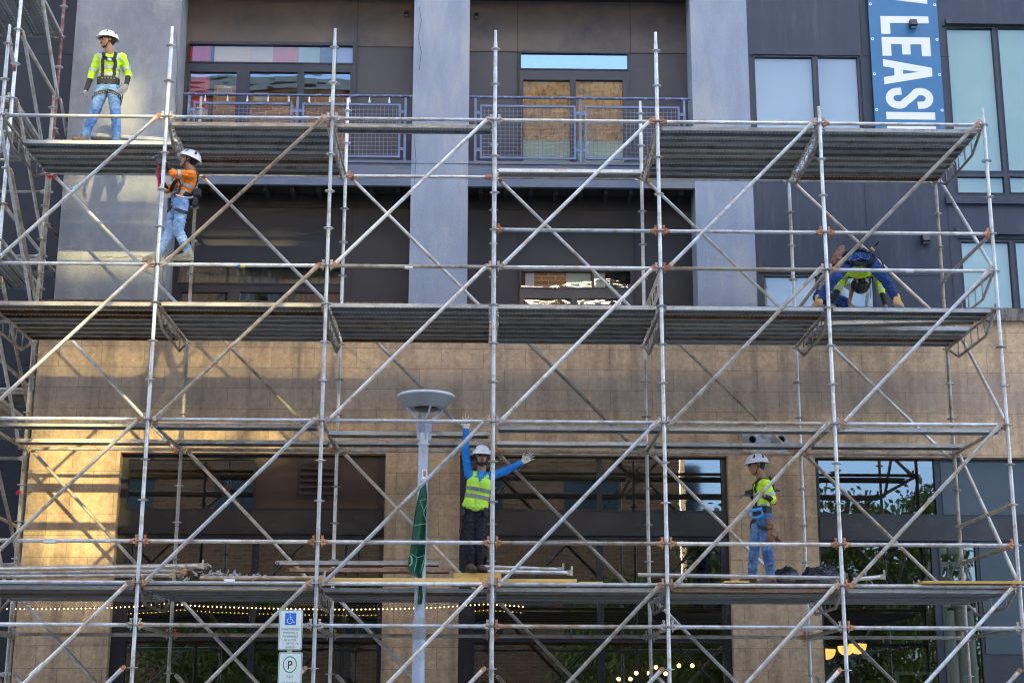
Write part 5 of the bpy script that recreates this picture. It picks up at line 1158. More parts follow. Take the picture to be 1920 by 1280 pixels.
def ribbon(name, bv, pts, wd, m, parent, off=.004, th=.005):
    P_ = []
    for a, b_ in zip(pts, pts[1:]):
        for k in range(10): P_.append(lerp(Vector(a), Vector(b_), k/10))
    P_.append(Vector(pts[-1])); q = []
    for p in P_:
        loc, n_, i_, d = bv.find_nearest(p); q.append((loc, n_))
    vs = []; n_ = len(q)
    for k, (l, nr) in enumerate(q):
        t = (q[min(k+1, n_-1)][0]-q[max(k-1, 0)][0]); s_ = t.cross(nr).normalized() if t.length > 1e-6 else V(1,0,0)
        vs += [l+nr*off-s_*wd/2, l+nr*off+s_*wd/2, l+nr*(off+th)+s_*wd/2, l+nr*(off+th)-s_*wd/2]
    fs = []
    for k in range(n_-1):
        for e in range(4): fs.append((4*k+e, 4*k+(e+1) % 4, 4*k+4+(e+1) % 4, 4*k+4+e))
    fs += [(0,1,2,3), (4*n_-4, 4*n_-3, 4*n_-2, 4*n_-1)]
    return obj(name, MB().add(vs, fs), m, parent, ang=50)
def hand(wr, d, pn, side, curl=.3, spread=.12, sz=1., thumb=.8, r0=.0098):
    """palm, four fingers and a thumb; d = direction of the hand, pn = palm normal (the side fingers curl to), side = which way the thumb lies along d x pn"""
    d, pn = Vector(d).normalized(), Vector(pn); pn = (pn-d*pn.dot(d)).normalized(); s_ = d.cross(pn)*side; wr = Vector(wr); B_ = []
    B_.append(hull([(wr, .026*sz), (wr+d*.03*sz+s_*.028*sz, .017*sz), (wr+d*.085*sz+s_*.032*sz, .0135*sz), (wr+d*.080*sz-s_*.032*sz, .0125*sz), (wr+d*.03*sz-s_*.026*sz, .016*sz)]))
    for k, (o_, L_, sp_) in enumerate(((.031,.072,1.2),(.011,.080,.35),(-.010,.075,-.4),(-.031,.058,-1.3))):
        b0_ = wr+d*(.088-.006*(k in (0,3)))*sz+s_*o_*sz; dd = (d+s_*spread*sp_).normalized(); p = b0_; ang = curl*(.8+.1*k)
        for j, fr_ in enumerate((.45,.32,.23)):
            a = ang*(j+.6); dn = (dd*cos(a)+pn*sin(a)); q = p+dn*L_*fr_*sz; B_.append(cap(p, (r0-.0008*j)*sz, q, (r0-.0008*(j+1))*sz)); p = q
    tb = wr+d*.03*sz+s_*.03*sz; td = (d*(1-thumb*.45)+s_*thumb+pn*.25*(curl+.3)).normalized(); q = tb+td*.036*sz; td2 = (td+d*.45+pn*curl*.5).normalized(); B_ += [cap(tb, .0145*sz, q, .0115*sz), cap(q, .0112*sz, q+td2*.03*sz, .009*sz)]
    return B_
def head_blobs(H, F, U, N, s=1.):
    F, U = Vector(F).normalized(), Vector(U); U = (U-F*U.dot(F)).normalized(); R = F.cross(U)
    B_ = [hull([(H+U*.035*s-F*.012*s, (R*.075*s, F*.094*s, U*.085*s)), (H+F*.035*s-U*.055*s, (R*.050*s, F*.040*s, U*.035*s))]),
          hull([(H+F*.060*s-U*.088*s, (R*.026*s, F*.020*s, U*.018*s)), (H+F*.02*s-U*.06*s, (R*.056*s, F*.03*s, U*.03*s)), (H+F*.06*s-U*.04*s, (R*.035*s, F*.025*s, U*.03*s))]),
          hull([(H+F*.080*s+U*.018*s, .008*s), (H+F*.103*s-U*.022*s, .0095*s), (H+F*.085*s-U*.028*s+R*.012*s, .008*s), (H+F*.085*s-U*.028*s-R*.012*s, .008*s)]),
          hull([(H+F*.074*s+U*.034*s+R*.035*s, .012*s), (H+F*.074*s+U*.034*s-R*.035*s, .012*s)]),
          cap(N-U*.02*s, .062*s, H-F*.018*s-U*.05*s, .054*s)]
    for e in (-1, 1): B_.append(hull([(H+R*e*.078*s-F*.008*s+U*.012*s, (R*.008*s, F*.016*s, U*.022*s)), (H+R*e*.074*s-F*.002*s-U*.018*s, .008*s)]))
    return B_, F, U, R
def helmet(H, F, U, R, parent, m, vents=True, s=1.06):
    hm = MB(); c = H+U*.045*s; n_, r_ = 36, 12; vs = []
    def pt(th, ph, g=0.):
        a, b_, z = (.112+g)*s, (.137+g)*s, (.108+g)*s
        return c+R*(a*sin(th)*sin(ph))+F*(b_*sin(th)*cos(ph)-.008)+U*(z*cos(th))
    rows = [pi/2*j/r_ for j in range(r_+1)]
    for th in rows: vs += [pt(th, 2*pi*k/n_) for k in range(n_)]
    # brim flaring out a little, longer in front
    for g_, dz in ((.012, -.012), (.014, -.020), (-.004, -.018), (-.010, .0)):
        for k in range(n_):
            ph = 2*pi*k/n_; fr_ = max(0, cos(ph)); e = .022*fr_**2 if g_ > 0 else 0; q = pt(pi/2, ph, g_); vs.append(q+F*e+U*(dz-.012*fr_**2+.004))
    L_ = r_+1+4; hm.add(vs, [(j*n_+k, (j+1)*n_+k, (j+1)*n_+(k+1) % n_, j*n_+(k+1) % n_) for j in range(L_-1) for k in range(n_)])
    ho = obj('helmet', hm, m, parent, ang=60)
    if vents:
        vt_ = MB()
        for ph in (radians(62), radians(-62), radians(118), radians(-118)):
            q = []
            for (th, dp) in ((.66, 0), (1.2, -.17), (1.24, .05), (.9, .1)): q.append(pt(th, ph+dp*(1 if ph > 0 else -1), .0025))
            q2 = [p+(p-c).normalized()*.002 for p in q]; obj('vent', MB().add(q+q2, [(0,1,2,3),(7,6,5,4),(0,4,5,1),(1,5,6,2),(2,6,7,3),(3,7,4,0)]), 'black', ho, smooth=False)
    return ho
def face_bits(H, F, U, R, parent, glasses=True, beard=False, strap=True, hair=True, s=1.):
    e_ = MB()
    for sg in (-1, 1): e_.sphere(H+F*.079*s+R*sg*.030*s+U*.014*s, .0125*s, 10, 8)
    obj('eyes', e_, 'white', parent)
    e_ = MB()
    for sg in (-1, 1): e_.sphere(H+F*.0885*s+R*sg*.030*s+U*.014*s, .006*s, 8, 6)
    obj('irises', e_, 'black', parent)
    v_, f_ = hull([(H+F*.088*s-U*.052*s+R*.016*s, .006*s), (H+F*.093*s-U*.050*s, .007*s), (H+F*.088*s-U*.052*s-R*.016*s, .006*s)]); obj('lips', MB().add(v_, f_), 'lips', parent)
    v_ = MB()
    for sg in (-1, 1): v_.path([H+F*.089*s+R*sg*.014*s+U*.034*s, H+F*.088*s+R*sg*.034*s+U*.040*s, H+F*.074*s+R*sg*.052*s+U*.034*s], [.003*s,.005*s,.002*s], 6)
    obj('eyebrows', v_, 'hair', parent)
    if glasses:
        g_ = MB()
        for sg in (-1, 1):
            v2, f2 = hull([(H+F*.098*s+R*sg*.014*s+U*.016*s, (R*.006*s, F*.004*s, U*.015*s)), (H+F*.088*s+R*sg*.052*s+U*.016*s, (R*.006*s, F*.004*s, U*.014*s)), (H+F*.097*s+R*sg*.03*s+U*.006*s, (R*.014*s, F*.004*s, U*.012*s))]); g_.add(v2, f2)
            g_.path([H+F*.086*s+R*sg*.058*s+U*.022*s, H+F*.03*s+R*sg*.082*s+U*.022*s, H-F*.01*s+R*sg*.084*s+U*.016*s], .0035*s, 6)
        obj('safety_glasses', g_, 'helmk', parent)
    if beard:
        fuse('beard', [hull([(H+F*.066*s-U*.092*s, (R*.028*s, F*.022*s, U*.016*s)), (H+F*.03*s-U*.072*s+R*.042*s, .016*s), (H+F*.03*s-U*.072*s-R*.042*s, .016*s), (H+F*.08*s-U*.074*s, (R*.022*s, F*.010*s, U*.010*s))]), cap(H+F*.096*s-U*.040*s+R*.018*s, .0045*s, H+F*.096*s-U*.040*s-R*.018*s, .0045*s),
            cap(H+F*.03*s-U*.07*s+R*.046*s, .010*s, H+F*.01*s-U*.0*s+R*.074*s, .007*s), cap(H+F*.03*s-U*.07*s-R*.046*s, .010*s, H+F*.01*s-U*.0*s-R*.074*s, .007*s)], 'hair', parent, vox=.005, smooth=2)
    if hair:
        fuse('hair', [hull([(H+U*.035*s-F*.028*s, (R*.080*s, F*.084*s, U*.085*s)), (H-F*.05*s-U*.03*s, (R*.055*s, F*.04*s, U*.03*s))])], 'hair', parent, vox=.008, smooth=2)
    if strap:
        st = MB()
        for sg in (-1, 1):
            st.path([H+R*sg*.088*s+F*.03*s+U*.04*s, H+R*sg*.083*s+F*.012*s-U*.03*s, H+R*sg*.045*s+F*.035*s-U*.098*s, H+F*.045*s-U*.112*s], .0055*s, 6)
            st.path([H+R*sg*.088*s-F*.07*s+U*.03*s, H+R*sg*.083*s+F*.012*s-U*.03*s], .0055*s, 6)
        obj('chin_strap', st, 'web', parent)
def J(x, y, Y): return at(x, y, Y)
def person(label, j, F, U, facing=1, loc=None, shirt='hiv', trousers='jean', boots='bootb', sleeve=(1., 1.), undersleeve=None, toes=None, hands=None, glove='glove', fat=1., helm='helmet', tuck=0., **fb):
    """j = joints: P pelvis, N neck base, H head, S/E/W shoulder, elbow, wrist and L/K/A hip, knee, ankle, each with side a or b"""
    T = thing('person', label, 'person', tuple(j['P'])); g = lambda k: Vector(j[k])
    r = (g('Sb')-g('Sa')).normalized(); u = (g('N')-g('P')).normalized(); f = r.cross(u).normalized()*facing; r = (u.cross(f)*facing*-1).normalized() if False else (r-u*r.dot(u)).normalized()
    hb, F, U, R = head_blobs(g('H'), F, U, g('N'), 1.03)
    ch, ws, pv = lerp(g('N'), g('P'), .30), lerp(g('N'), g('P'), .68-.12*tuck), lerp(g('P'), g('N'), .3*tuck)
    def torso(e):
        A_ = [hull([(ch, (r*(.150*fat+e), f*(.102*fat+e), u*.13)), (ws, (r*(.128*fat+e), f*(.092*fat+e), u*.08))]), hull([(ws, (r*(.128*fat+e), f*(.092*fat+e), u*.08)), (pv+u*.02, (r*(.140*fat+e), f*(.098*fat+e), u*(.09 if e < 0 else .045)))]),
              hull([(g('N')-u*.03, (r*.06, f*.055, u*.03)), (g('Sa')-u*.01+r*.02, .052+e), (g('Sb')-u*.01-r*.02, .052+e), (ch, (r*(.13*fat+e), f*(.09*fat+e), u*.08))])]
        return A_
    body = hb+torso(-.016)
    for s_ in 'ab':
        body += [cap(g('S'+s_), .043, g('E'+s_), .036), cap(g('E'+s_), .036, g('W'+s_), .024), cap(g('L'+s_), .075, g('K'+s_), .050), cap(g('K'+s_), .050, g('A'+s_), .034), hull([(g('A'+s_), .034), (g('A'+s_)-V(0,0,.05)+Vector(toes[s_])*.02, .028), (g('A'+s_)-V(0,0,.055)+Vector(toes[s_])*.13, .024)])]
        hd_ = hands[s_]; dh = Vector(hd_['d']).normalized(); body.append(hull([(g('W'+s_), .022), (g('W'+s_)+dh*.07, .020)]))
    bo = fuse('body', body, 'skin', T, vox=.0085, smooth=2)
    sh = torso(.008)
    for s_, sl in zip('ab', sleeve):
        sh.append(cap(g('S'+s_), .062, g('E'+s_), .052)) if sl >= .5 else sh.append(cap(g('S'+s_), .062, lerp(g('S'+s_), g('E'+s_), sl*2), .056))
        if sl > .5: sh.append(cap(g('E'+s_), .051, lerp(g('E'+s_), g('W'+s_), (sl-.5)*2), lerp(.048, .036, (sl-.5)*2)))
    so = fuse('shirt', sh, shirt, T, vox=.010, smooth=5, wrinkle=.010, seed=len(label)*.37)
    tr = [hull([(g('P')+u*.03, (r*(.142+.02*tuck)*fat, f*(.104+.03*tuck)*fat, u*(.07+.03*tuck))), (g('La'), .092), (g('Lb'), .092)])]
    for s_ in 'ab':
        A_, K_ = g('A'+s_), g('K'+s_)
        tr += [cap(g('L'+s_), .096*fat, K_, .070), cap(K_, .069, A_+(K_-A_).normalized()*.02, .058)]
    to = fuse('trousers', tr, trousers, T, vox=.010, smooth=5, wrinkle=.013, wsc=(13,13,30), seed=len(label)*.91)
    if undersleeve:
        us = []
        for s_, (a, b_) in undersleeve.items():
            E_, W_ = g('E'+s_), g('W'+s_); us.append(cap(lerp(E_, W_, a), .042, lerp(E_, W_, b_), .032))
        for x_ in us: fuse('arm_sleeve', [x_], 'blackc', T, vox=.009, smooth=3, wrinkle=.003)
    for s_ in 'ab':
        tv = Vector(toes[s_]); tv.z = 0; tv.normalize(); sd_ = V(-tv.y, tv.x, 0); A_ = g('A'+s_); zb = A_.z-.095
        b_ = [hull([(A_+V(0,0,.03), .050), (A_-V(0,0,.02), .052), (V(A_.x, A_.y, zb+.035)-tv*.035, .036)]), hull([(A_-V(0,0,.02)+tv*.01, .046), (V(A_.x, A_.y, zb+.036)-tv*.03, .036), (V(A_.x, A_.y, zb+.036)+tv*.12+sd_*.014, .032), (V(A_.x, A_.y, zb+.036)+tv*.12-sd_*.014, .032), (V(A_.x, A_.y, zb+.034)+tv*.165, .030)])]
        bt = fuse('boot', b_, boots, T, vox=.008, smooth=3, wrinkle=.002)
        v_, f_ = hull([(V(A_.x, A_.y, zb+.008)-tv*.04+sd_*.014, .030), (V(A_.x, A_.y, zb+.008)-tv*.04-sd_*.014, .030), (V(A_.x, A_.y, zb+.008)+tv*.13+sd_*.018, .032), (V(A_.x, A_.y, zb+.008)+tv*.13-sd_*.018, .032), (V(A_.x, A_.y, zb+.008)+tv*.168, .030)])
        v_ = [V(p.x, p.y, zb+.008+(p.z-zb-.008)*.35) for p in v_]; obj('sole', MB().add(v_, f_), 'sole' if boots in ('boot', 'shoe') else 'black', bt)
        hd_ = hands[s_]; hbz = hand(g('W'+s_), hd_['d'], hd_['n'], hd_.get('s', 1), hd_.get('c', .3), hd_.get('sp', .12), 1.04)
        if glove: hbz.append(cap(g('W'+s_)+(g('E'+s_)-g('W'+s_)).normalized()*.04, .032, g('W'+s_), .029))
        fuse('glove' if glove else 'hand', hbz, glove or 'skin', T, vox=.0045, smooth=2)
    if helm: helmet(g('H'), F, U, R, T, helm)
    face_bits(g('H'), F, U, R, T, s=1.03, **fb)
    fr_ = dict(T=T, r=r, u=u, f=f, g=g, so=so, to=to, bo=bo, ch=ch, ws=ws, pv=pv, F=F, U=U, R=R, bs=bvh_of(so), bt=bvh_of(to), ball=bvh_of(so, to))
    ln = lambda a, b_: (g(a)-g(b_)).length
    print('PERSON', label[:30], 'arm', [round(ln('S'+s_, 'E'+s_), 2) for s_ in 'ab'], 'fore', [round(ln('E'+s_, 'W'+s_), 2) for s_ in 'ab'], 'thigh', [round(ln('L'+s_, 'K'+s_), 2) for s_ in 'ab'], 'shin', [round(ln('K'+s_, 'A'+s_), 2) for s_ in 'ab'], 'torso', round(ln('N', 'P'), 2), 'anklez', [round(g('A'+s_).z, 3) for s_ in 'ab'], 'shw', round(ln('Sa','Sb'), 2))
    return fr_
def tapes(p, m='refl', torso=(.42, .62), arms=True, hw_=.022):
    for t in torso: band('reflective_tape', p['bs'], lerp(p['g']('N'), p['g']('P'), t), p['u'], hw_, m, p['T'], maxr=.22)
    if arms:
        for s_ in 'ab': 
            S_, E_ = p['g']('S'+s_), p['g']('E'+s_); band('reflective_tape', p['bs'], lerp(S_, E_, .72), E_-S_, hw_, m, p['T'], maxr=.1, n_=24)
def harness(p, legs=True, eyelets=True, chest=True):
    T, r, u, f, g = p['T'], p['r'], p['u'], p['f'], p['g']; N_, P_ = g('N'), g('P'); L_ = (N_-P_).length
    pt = lambda a, t, b_: lerp(N_, P_, t)+r*a+f*b_
    for s_ in (-1, 1):
        ribbon('harness_strap', p['bs'], [pt(.075*s_, -.02, 0), pt(.085*s_, .10, .12), pt(.10*s_, .30, .14), pt(.09*s_, .62, .14), pt(.11*s_, .86, .13)], .045, 'web', T, .004, .006)
        ribbon('harness_strap', p['bs'], [pt(.075*s_, -.02, 0), pt(.07*s_, .12, -.14), pt(.0, .40, -.16), pt(-.08*s_, .85, -.14)], .045, 'web', T, .004, .006)
    if chest: ribbon('chest_strap', p['bs'], [pt(-.10, .24, .15), pt(0, .26, .16), pt(.10, .24, .15)], .04, 'web', T, .006, .008); c = p['bs'].find_nearest(pt(0, .25, .2))[0]; obj('buckle', MB().obox(c+f*.012, r, u, f, .026, .02, .006), 'steel', T, smooth=False)
    band('tool_belt', p['ball'], lerp(N_, P_, .88), u, .052, 'web', T, off=.008, maxr=.25, th=.012)
    band('trouser_belt', p['ball'], lerp(N_, P_, .97), u, .016, 'blackc', T, off=.004, maxr=.25, th=.004)
    ey = MB()
    if eyelets:
        for k in range(7):
            q = p['ball'].ray_cast(lerp(N_, P_, .84)+f*.4+r*(-.12+.04*k), -f)
            if q[0] is not None: ey.add(*_ring(q[0]+f*.024, r, u, f, .010, .005))
    for s_, nm in ((-1, 'a'), (1, 'b')):
        if not legs: break
        H_, K_ = g('L'+nm), g('K'+nm); ax = (K_-H_).normalized()
        tilt = (ax+r*s_*-.55).normalized(); c = lerp(H_, K_, .24)
        bd_ = band('leg_strap', p['bt'], c, tilt, .021, 'web', T, off=.006, maxr=.135, th=.006)
        if eyelets:
            w2 = tilt.cross(f).normalized(); f2 = w2.cross(tilt)
            for k in range(-3, 4):
                d = (f*cos(k*.28)+w2*sin(k*.28)).normalized(); q = p['bt'].ray_cast(c+d*.3, -d)
                if q[0] is not None: ey.add(*_ring(q[0]+d*.014, w2, tilt, d, .010, .005))
    if ey.v: objs('eyelet', ey, 'brass', T, 30)
def _ring(c, a, b_, nrm, R_o, R_i, n_=10):
    vs = [c+(a*cos(2*pi*k/n_)+b_*sin(2*pi*k/n_))*q+nrm*e for q, e in ((R_o, 0), (R_o*.75, .003), (R_i, 0)) for k in range(n_)]
    return vs, [(j*n_+k, j*n_+(k+1) % n_, (j+1)*n_+(k+1) % n_, (j+1)*n_+k) for j in range(2) for k in range(n_)]

# man in yellow on the top deck
z_ = zk(2)-.04
p1 = person('man in yellow shirt and white helmet standing on the top deck at left', dict(P=J(203,163,1.2), N=J(206,100,1.2), H=J(201.5,77.5,1.17), Sa=J(184,108,1.18), Sb=J(229,107,1.24), Ea=J(171,143,1.16), Eb=J(241,141,1.22), Wa=J(160.5,171,1.08), Wb=J(236.5,161,1.06),
    La=J(191,169,1.2), Lb=J(213,169,1.2), Ka=J(176,214,1.12), Kb=J(217,216,1.14), Aa=J(158,259,1.02), Ab=J(219,267,1.12)), (-.80,-.60,.02), (0,.0,1), shirt='hiv', trousers='jean', boots='bootb', sleeve=(.58,.58), undersleeve={'a': (.1,.98), 'b': (.1,.98)},
    toes={'a': (-.6,-.8,0), 'b': (.1,-1,0)}, hands={'a': dict(d=(0,-.1,-1), n=(1,-.2,0), s=1, c=.35), 'b': dict(d=(-.35,-.35,-.85), n=(-.6,.7,0), s=-1, c=.25)})
tapes(p1, torso=(.50,.70)); harness(p1)
for sx_ in (-1, 1):
    ribbon('reflective_tape', p1['bs'], [lerp(p1['g']('N'), p1['pv'], -.02)+p1['r']*.12*sx_, lerp(p1['g']('N'), p1['pv'], .1)+p1['r']*.135*sx_+p1['f']*.12, lerp(p1['g']('N'), p1['pv'], .42)+p1['r']*.135*sx_+p1['f']*.14], .035, 'refl', p1['T'], .0025, .002)
ln_ = MB(); q = p1['pv']+p1['r']*.17; ln_.path([q+V(.02,-.05,.05), q+V(.05,-.05,-.12), q+V(.03,-.05,-.28), q+V(.0,-.05,-.34)], .008, 6); obj('lanyard', ln_, 'web', p1['T'])
# man in orange climbing
p2 = person('man in an orange hi-vis shirt climbing on the tube with a hammer in his hand', dict(P=J(339,375,.28), N=J(361,321,.26), H=J(353.5,302,.26), Sa=J(347,331,.42), Sb=J(359,327,.12), Ea=J(313,357,.36), Eb=J(326,327,.04), Wa=J(298,333,.16), Wb=J(308,305,.06),
    La=J(330,384,.36), Lb=J(342,384,.18), Ka=J(317,437,.34), Kb=J(334,431,.10), Aa=J(296,477,.13), Ab=J(354,475,.02)), (-.93,-.10,.34), (.25,.0,1), shirt='hio', trousers='jeanl', boots='shoe', sleeve=(.55,.62), undersleeve={'a': (.1,.98), 'b': (.24,.98)},
    toes={'a': (-1,-.05,0), 'b': (-1,-.05,0)}, hands={'a': dict(d=(.05,-.25,1), n=(.3,-1,0), s=1, c=.85), 'b': dict(d=(-.75,-.2,.6), n=(-.2,-.9,-.4), s=-1, c=.8)}, glasses=False, fat=.92)
tapes(p2, torso=(.55,.78)); harness(p2, legs=True)
hm_ = thing('hammer', 'hammer with a red handle held by the climbing man beside the tube', 'hammer', tuple(J(296,320,.12))); hb_ = MB(); hb_.tube(J(297.5,350,.12), J(296,300,.12), .013, 10); obj('handle', hb_, 'red', hm_)
hb_ = MB(); hb_.tube(J(296,300,.12), J(295.6,293,.12), .009, 8); hb_.path([J(303,294.5,.12), J(296,294,.12), J(289,294.5,.12), J(284,297,.12)], [.014,.012,.008,.003], 8); obj('hammer_head', hb_, 'steel', hm_)
# his belt kit
kt = MB(); c = J(370,362,.2); kt.obox(c, V(1,0,0), V(0,1,0), V(0,0,1), .05, .045, .05); kt.obox(c+V(-.02,0,-.13), V(1,0,0), V(0,1,0), V(.2,0,1), .03, .05, .06); bevel(obj('belt_pouch', kt, 'web', p2['T'], smooth=False), .012)
kt = MB(); kt.path([J(330,366,.05), J(345,371,.04), J(360,371,.05), J(362,368,.05)], .012, 8); obj('belt_bar', kt, 'steel', p2['T'])
kt = MB(); kt.tube(J(318,372,.30), J(318,397,.30), .028, 10); obj('rope_bundle', kt, 'web', p2['T'])
# bending man
p3 = person('man in dark jeans and yellow shirt bending double over the middle deck', dict(P=J(1609,478,.62), N=J(1614,517,.80), H=J(1614,527.5,.93), Sa=J(1586,510,.92), Sb=J(1643,509,.92), Ea=J(1572,541,.88), Eb=J(1652,542,.88), Wa=J(1561,571,.80), Wb=J(1660,572,.80),
    La=J(1592,487,.60), Lb=J(1628,486,.60), Ka=J(1562,525,.42), Kb=J(1658,523,.42), Aa=J(1535,562,.42), Ab=J(1681,560,.36)), (0,-.85,.35), (0,.2,-1), facing=1, shirt='hiv', trousers='jeand', boots='boot', sleeve=(.55,.62), undersleeve={'a': (.15,.98), 'b': (.2,.98)},
    toes={'a': (-.25,1,0), 'b': (.55,.75,0)}, hands={'a': dict(d=(-.2,.1,-1), n=(1,0,0), s=1, c=.5), 'b': dict(d=(.1,.1,-1), n=(-1,0,0), s=-1, c=.5)}, helm='helmk', fat=1.08, hair=False, tuck=1.)
band('tool_belt', p3['ball'], lerp(p3['g']('N'), p3['g']('P'), .86), p3['u'], .035, 'web', p3['T'], off=.008, maxr=.25, th=.012)
for s_ in 'ab':
    S_, E_ = p3['g']('S'+s_), p3['g']('E'+s_); band('reflective_tape', p3['bs'], lerp(S_, E_, .45), E_-S_, .024, 'refl', p3['T'], maxr=.1, n_=24); band('reflective_tape', p3['bs'], lerp(S_, E_, 1.0), E_-S_, .024, 'refl', p3['T'], maxr=.1, n_=24)
bt3 = p3['ball']
ribbon('seat_strap', bt3, [J(1583,478,.45), J(1592,488,.42), J(1603,494,.42), J(1622,494,.42), J(1633,487,.42), J(1641,476,.45)], .055, 'blackc', p3['T'], .006, .010)
ribbon('waist_belt', bt3, [J(1581,468,.45), J(1592,460,.48), J(1606,456,.5), J(1622,457,.5), J(1636,463,.45)], .05, 'web', p3['T'], .006, .012)
ribbon('jeans_seam', bt3, [J(1611,461,.42), J(1611,474,.40), J(1611,487,.40)], .006, 'jean', p3['T'], .003, .002)
for x0_ in (1596, 1622): ribbon('pocket_seam', bt3, [J(x0_-6,467,.42), J(x0_-5,479,.40), J(x0_,483,.40), J(x0_+6,479,.40), J(x0_+7,467,.42)], .005, 'jean', p3['T'], .003, .002)
pch = fuse('tool_pouch', [hull([(J(1578,466,.55), .05), (J(1570,478,.5), .055)]), hull([(J(1568,482,.48), .05), (J(1562,492,.46), .04)]), hull([(J(1578,488,.46), .05), (J(1574,497,.44), .04)])], 'leather', p3['T'], vox=.01, wrinkle=.012)
kt = MB(); kt.tube(J(1641,462,.5), J(1648,452,.45), .012, 8); kt.tube(J(1645,470,.45), J(1666,522,.40), .010, 8); obj('tool_handles', kt, 'web', p3['T'])
fuse('tool_holster', [hull([(J(1634,465,.55), .018), (J(1639,470,.5), .015)])], 'boot', p3['T'], vox=.008)
# second crouching man behind
p6 = person('man in grey camouflage sleeves crouching behind the bending man', dict(P=J(1543,553,1.40), N=J(1560,519,1.32), H=J(1574,506,1.30), Sa=J(1545,522,1.45), Sb=J(1575,524,1.22), Ea=J(1545,548,1.5), Eb=J(1598,540,1.1), Wa=J(1570,566,1.3), Wb=J(1593,567,.95),
    La=J(1536,557,1.45), Lb=J(1550,558,1.30), Ka=J(1566,540,1.55), Kb=J(1585,566,1.20), Aa=J(1545,600,1.50), Ab=J(1597,605,1.16)), (.7,-.2,-.6), (.6,.1,.8), shirt='camo', trousers='jeand', boots='bootb', sleeve=(.5,.5),
    toes={'a': (1,-.1,0), 'b': (.6,-.7,0)}, hands={'a': dict(d=(.5,-.2,-.8), n=(0,-1,0), s=1, c=.5), 'b': dict(d=(0,-.2,-1), n=(1,-.2,0), s=1, c=.5)}, helm='helmk', glove=None, fat=.8, glasses=False)
# man with raised arms
p4 = person('man in blue shirt and lime vest signalling with both arms from the lowest deck', dict(P=J(891,951,.36), N=J(903,886,.34), H=J(903,857.5,.30), Sa=J(879,889,.34), Sb=J(919,892,.34), Ea=J(872.5,845,.32), Eb=J(949,882,.30), Wa=J(874,804,.30), Wb=J(979,865.5,.26),
    La=J(881,953,.36), Lb=J(901,953,.36), Ka=J(880,1006,.33), Kb=J(899,1007,.34), Aa=J(881,1059,.36), Ab=J(899,1060,.40)), (.10,-1,.02), (.03,0,1), shirt='blue', trousers='navyc', boots='bootb', sleeve=(.97,.97),
    toes={'a': (.35,-.9,0), 'b': (.45,-.85,0)}, hands={'a': dict(d=(.05,0,1), n=(0,-1,0), s=-1, c=.06, sp=.30), 'b': dict(d=(.85,0,.52), n=(0,-1,0), s=-1, c=.10, sp=.22)}, glove='glovew', beard=True)
g4, r4, u4, f4 = p4['g'], p4['r'], p4['u'], p4['f']; e = .022
vb = [hull([(p4['ch'], (r4*(.150+e), f4*(.102+e), u4*.10)), (p4['ws'], (r4*(.132+e), f4*(.092+e), u4*.08))]), hull([(p4['ws'], (r4*(.132+e), f4*(.094+e), u4*.08)), (p4['pv']-u4*.0, (r4*(.150+e), f4*(.105+e), u4*.08))]),
      hull([(lerp(g4('N'), p4['pv'], .05)+r4*.075, (r4*.045, f4*.065, u4*.035)), (p4['ch']+r4*.05, (r4*.10, f4*.115, u4*.06))]), hull([(lerp(g4('N'), p4['pv'], .05)-r4*.075, (r4*.045, f4*.065, u4*.035)), (p4['ch']-r4*.05, (r4*.10, f4*.115, u4*.06))])]
vo = fuse('vest', vb, 'vest', p4['T'], vox=.010, smooth=4, wrinkle=.005); bv4 = bvh_of(vo)
for t in (.50, .70): band('reflective_tape', bv4, lerp(g4('N'), p4['pv'], t), u4, .022, 'refd', vo, maxr=.25)
zp = MB(); q = [bv4.find_nearest(lerp(g4('N'), p4['pv'], t)+f4*.3+r4*.03)[0]+f4*.004 for t in (.2,.4,.6,.8,1.0,1.1)]; zp.path(q, .004, 5); obj('zip', zp, 'refl', vo)
cv_ = fuse('collar', [hull([(lerp(g4('N'), p4['pv'], .0)+f4*.06, (r4*.05, f4*.02, u4*.03)), (lerp(g4('N'), p4['pv'], .28)+f4*.112, (r4*.012, f4*.02, u4*.03))])], 'blue', p4['T'], vox=.008)
kt = MB(); kt.obox(J(867,960,.27), V(1,0,0), V(0,1,0), V(0,0,1), .03, .03, .035); kt.tube(J(867,962,.26), J(862,998,.26), .011, 8); obj('belt_hammer', kt, 'web', p4['T'])
fuse('belt_pouch', [hull([(J(911,955,.24), .035), (J(911,966,.24), .028)])], 'web', p4['T'], vox=.008)
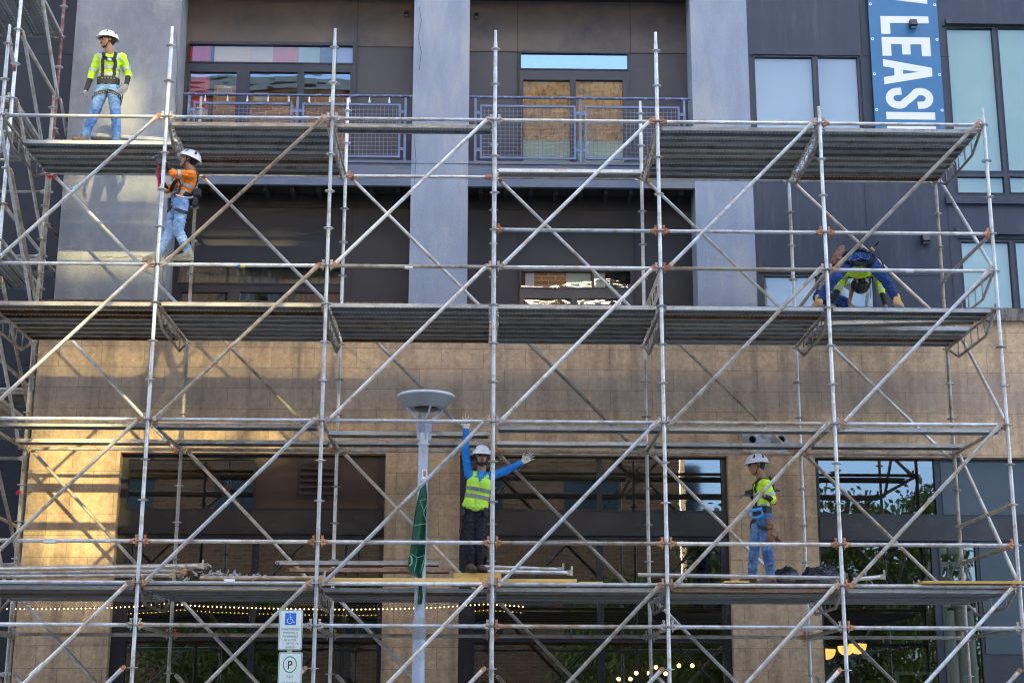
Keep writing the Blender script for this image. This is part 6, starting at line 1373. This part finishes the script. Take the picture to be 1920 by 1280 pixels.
# man at the right
p5 = person('man in a yellow shirt and white helmet walking left past the black sheeting', dict(P=J(1429,966,.46), N=J(1428,895,.44), H=J(1419,873.5,.42), Sa=J(1427,908,.60), Sb=J(1437,907,.28), Ea=J(1416,935,.66), Eb=J(1449,937,.22), Wa=J(1408,927,.50), Wb=J(1432,929,.06),
    La=J(1423,972,.54), Lb=J(1434,972,.38), Ka=J(1415,1026,.52), Kb=J(1438,1028,.34), Aa=J(1410,1082,.56), Ab=J(1446,1084,.42)), (-.99,-.12,-.05), (-.04,0,1), shirt='hiv', trousers='jean2', boots='bootb', sleeve=(.6,.6), undersleeve={'a': (.1,.95), 'b': (.1,.95)},
    toes={'a': (-1,-.1,0), 'b': (-1,-.1,0)}, hands={'a': dict(d=(-1,-.2,.0), n=(0,0,-1), s=1, c=.6), 'b': dict(d=(-.75,-.5,.2), n=(0,.1,-1), s=-1, c=.85)})
tapes(p5, torso=(.52,.76)); harness(p5, legs=True, eyelets=False, chest=False)
kt = MB(); kt.obox(J(1404,922,.44), V(.9,0,.25), V(0,1,0), V(-.25,0,.9), .05, .03, .028); bevel(obj('radio', kt, 'web', p5['T'], smooth=False), .008)
fuse('lanyard_pack', [hull([(J(1453,931,.42), .035), (J(1453,942,.42), .030)])], 'redp', p5['T'], vox=.008)
kt = MB(); kt.path([J(1450,924,.42), J(1456,918,.42), J(1462,920,.42)], .010, 6); kt.path([J(1443,893,.35), J(1449,905,.34), J(1450,940,.34)], .02, 6); obj('pack_strap', kt, 'web', p5['T'])
kt = MB(); kt.path([J(1402+14*cos(a)+14, 962+8*sin(a), .24) for a in [k*pi/6 for k in range(13)]], .012, 7); kt.path([J(1408,957,.23), J(1420,955,.23), J(1429,953,.23)], .02, 7); obj('carabiner', kt, 'bluep', p5['T'])
fuse('tool_pouch', [hull([(J(1440,975,.30), .03), (J(1447,990,.26), .06)]), hull([(J(1446,1002,.26), .065), (J(1444,1010,.26), .05)]), hull([(J(1458,1005,.30), .05), (J(1462,1018,.30), .035)])], 'leather', p5['T'], vox=.010, wrinkle=.014)
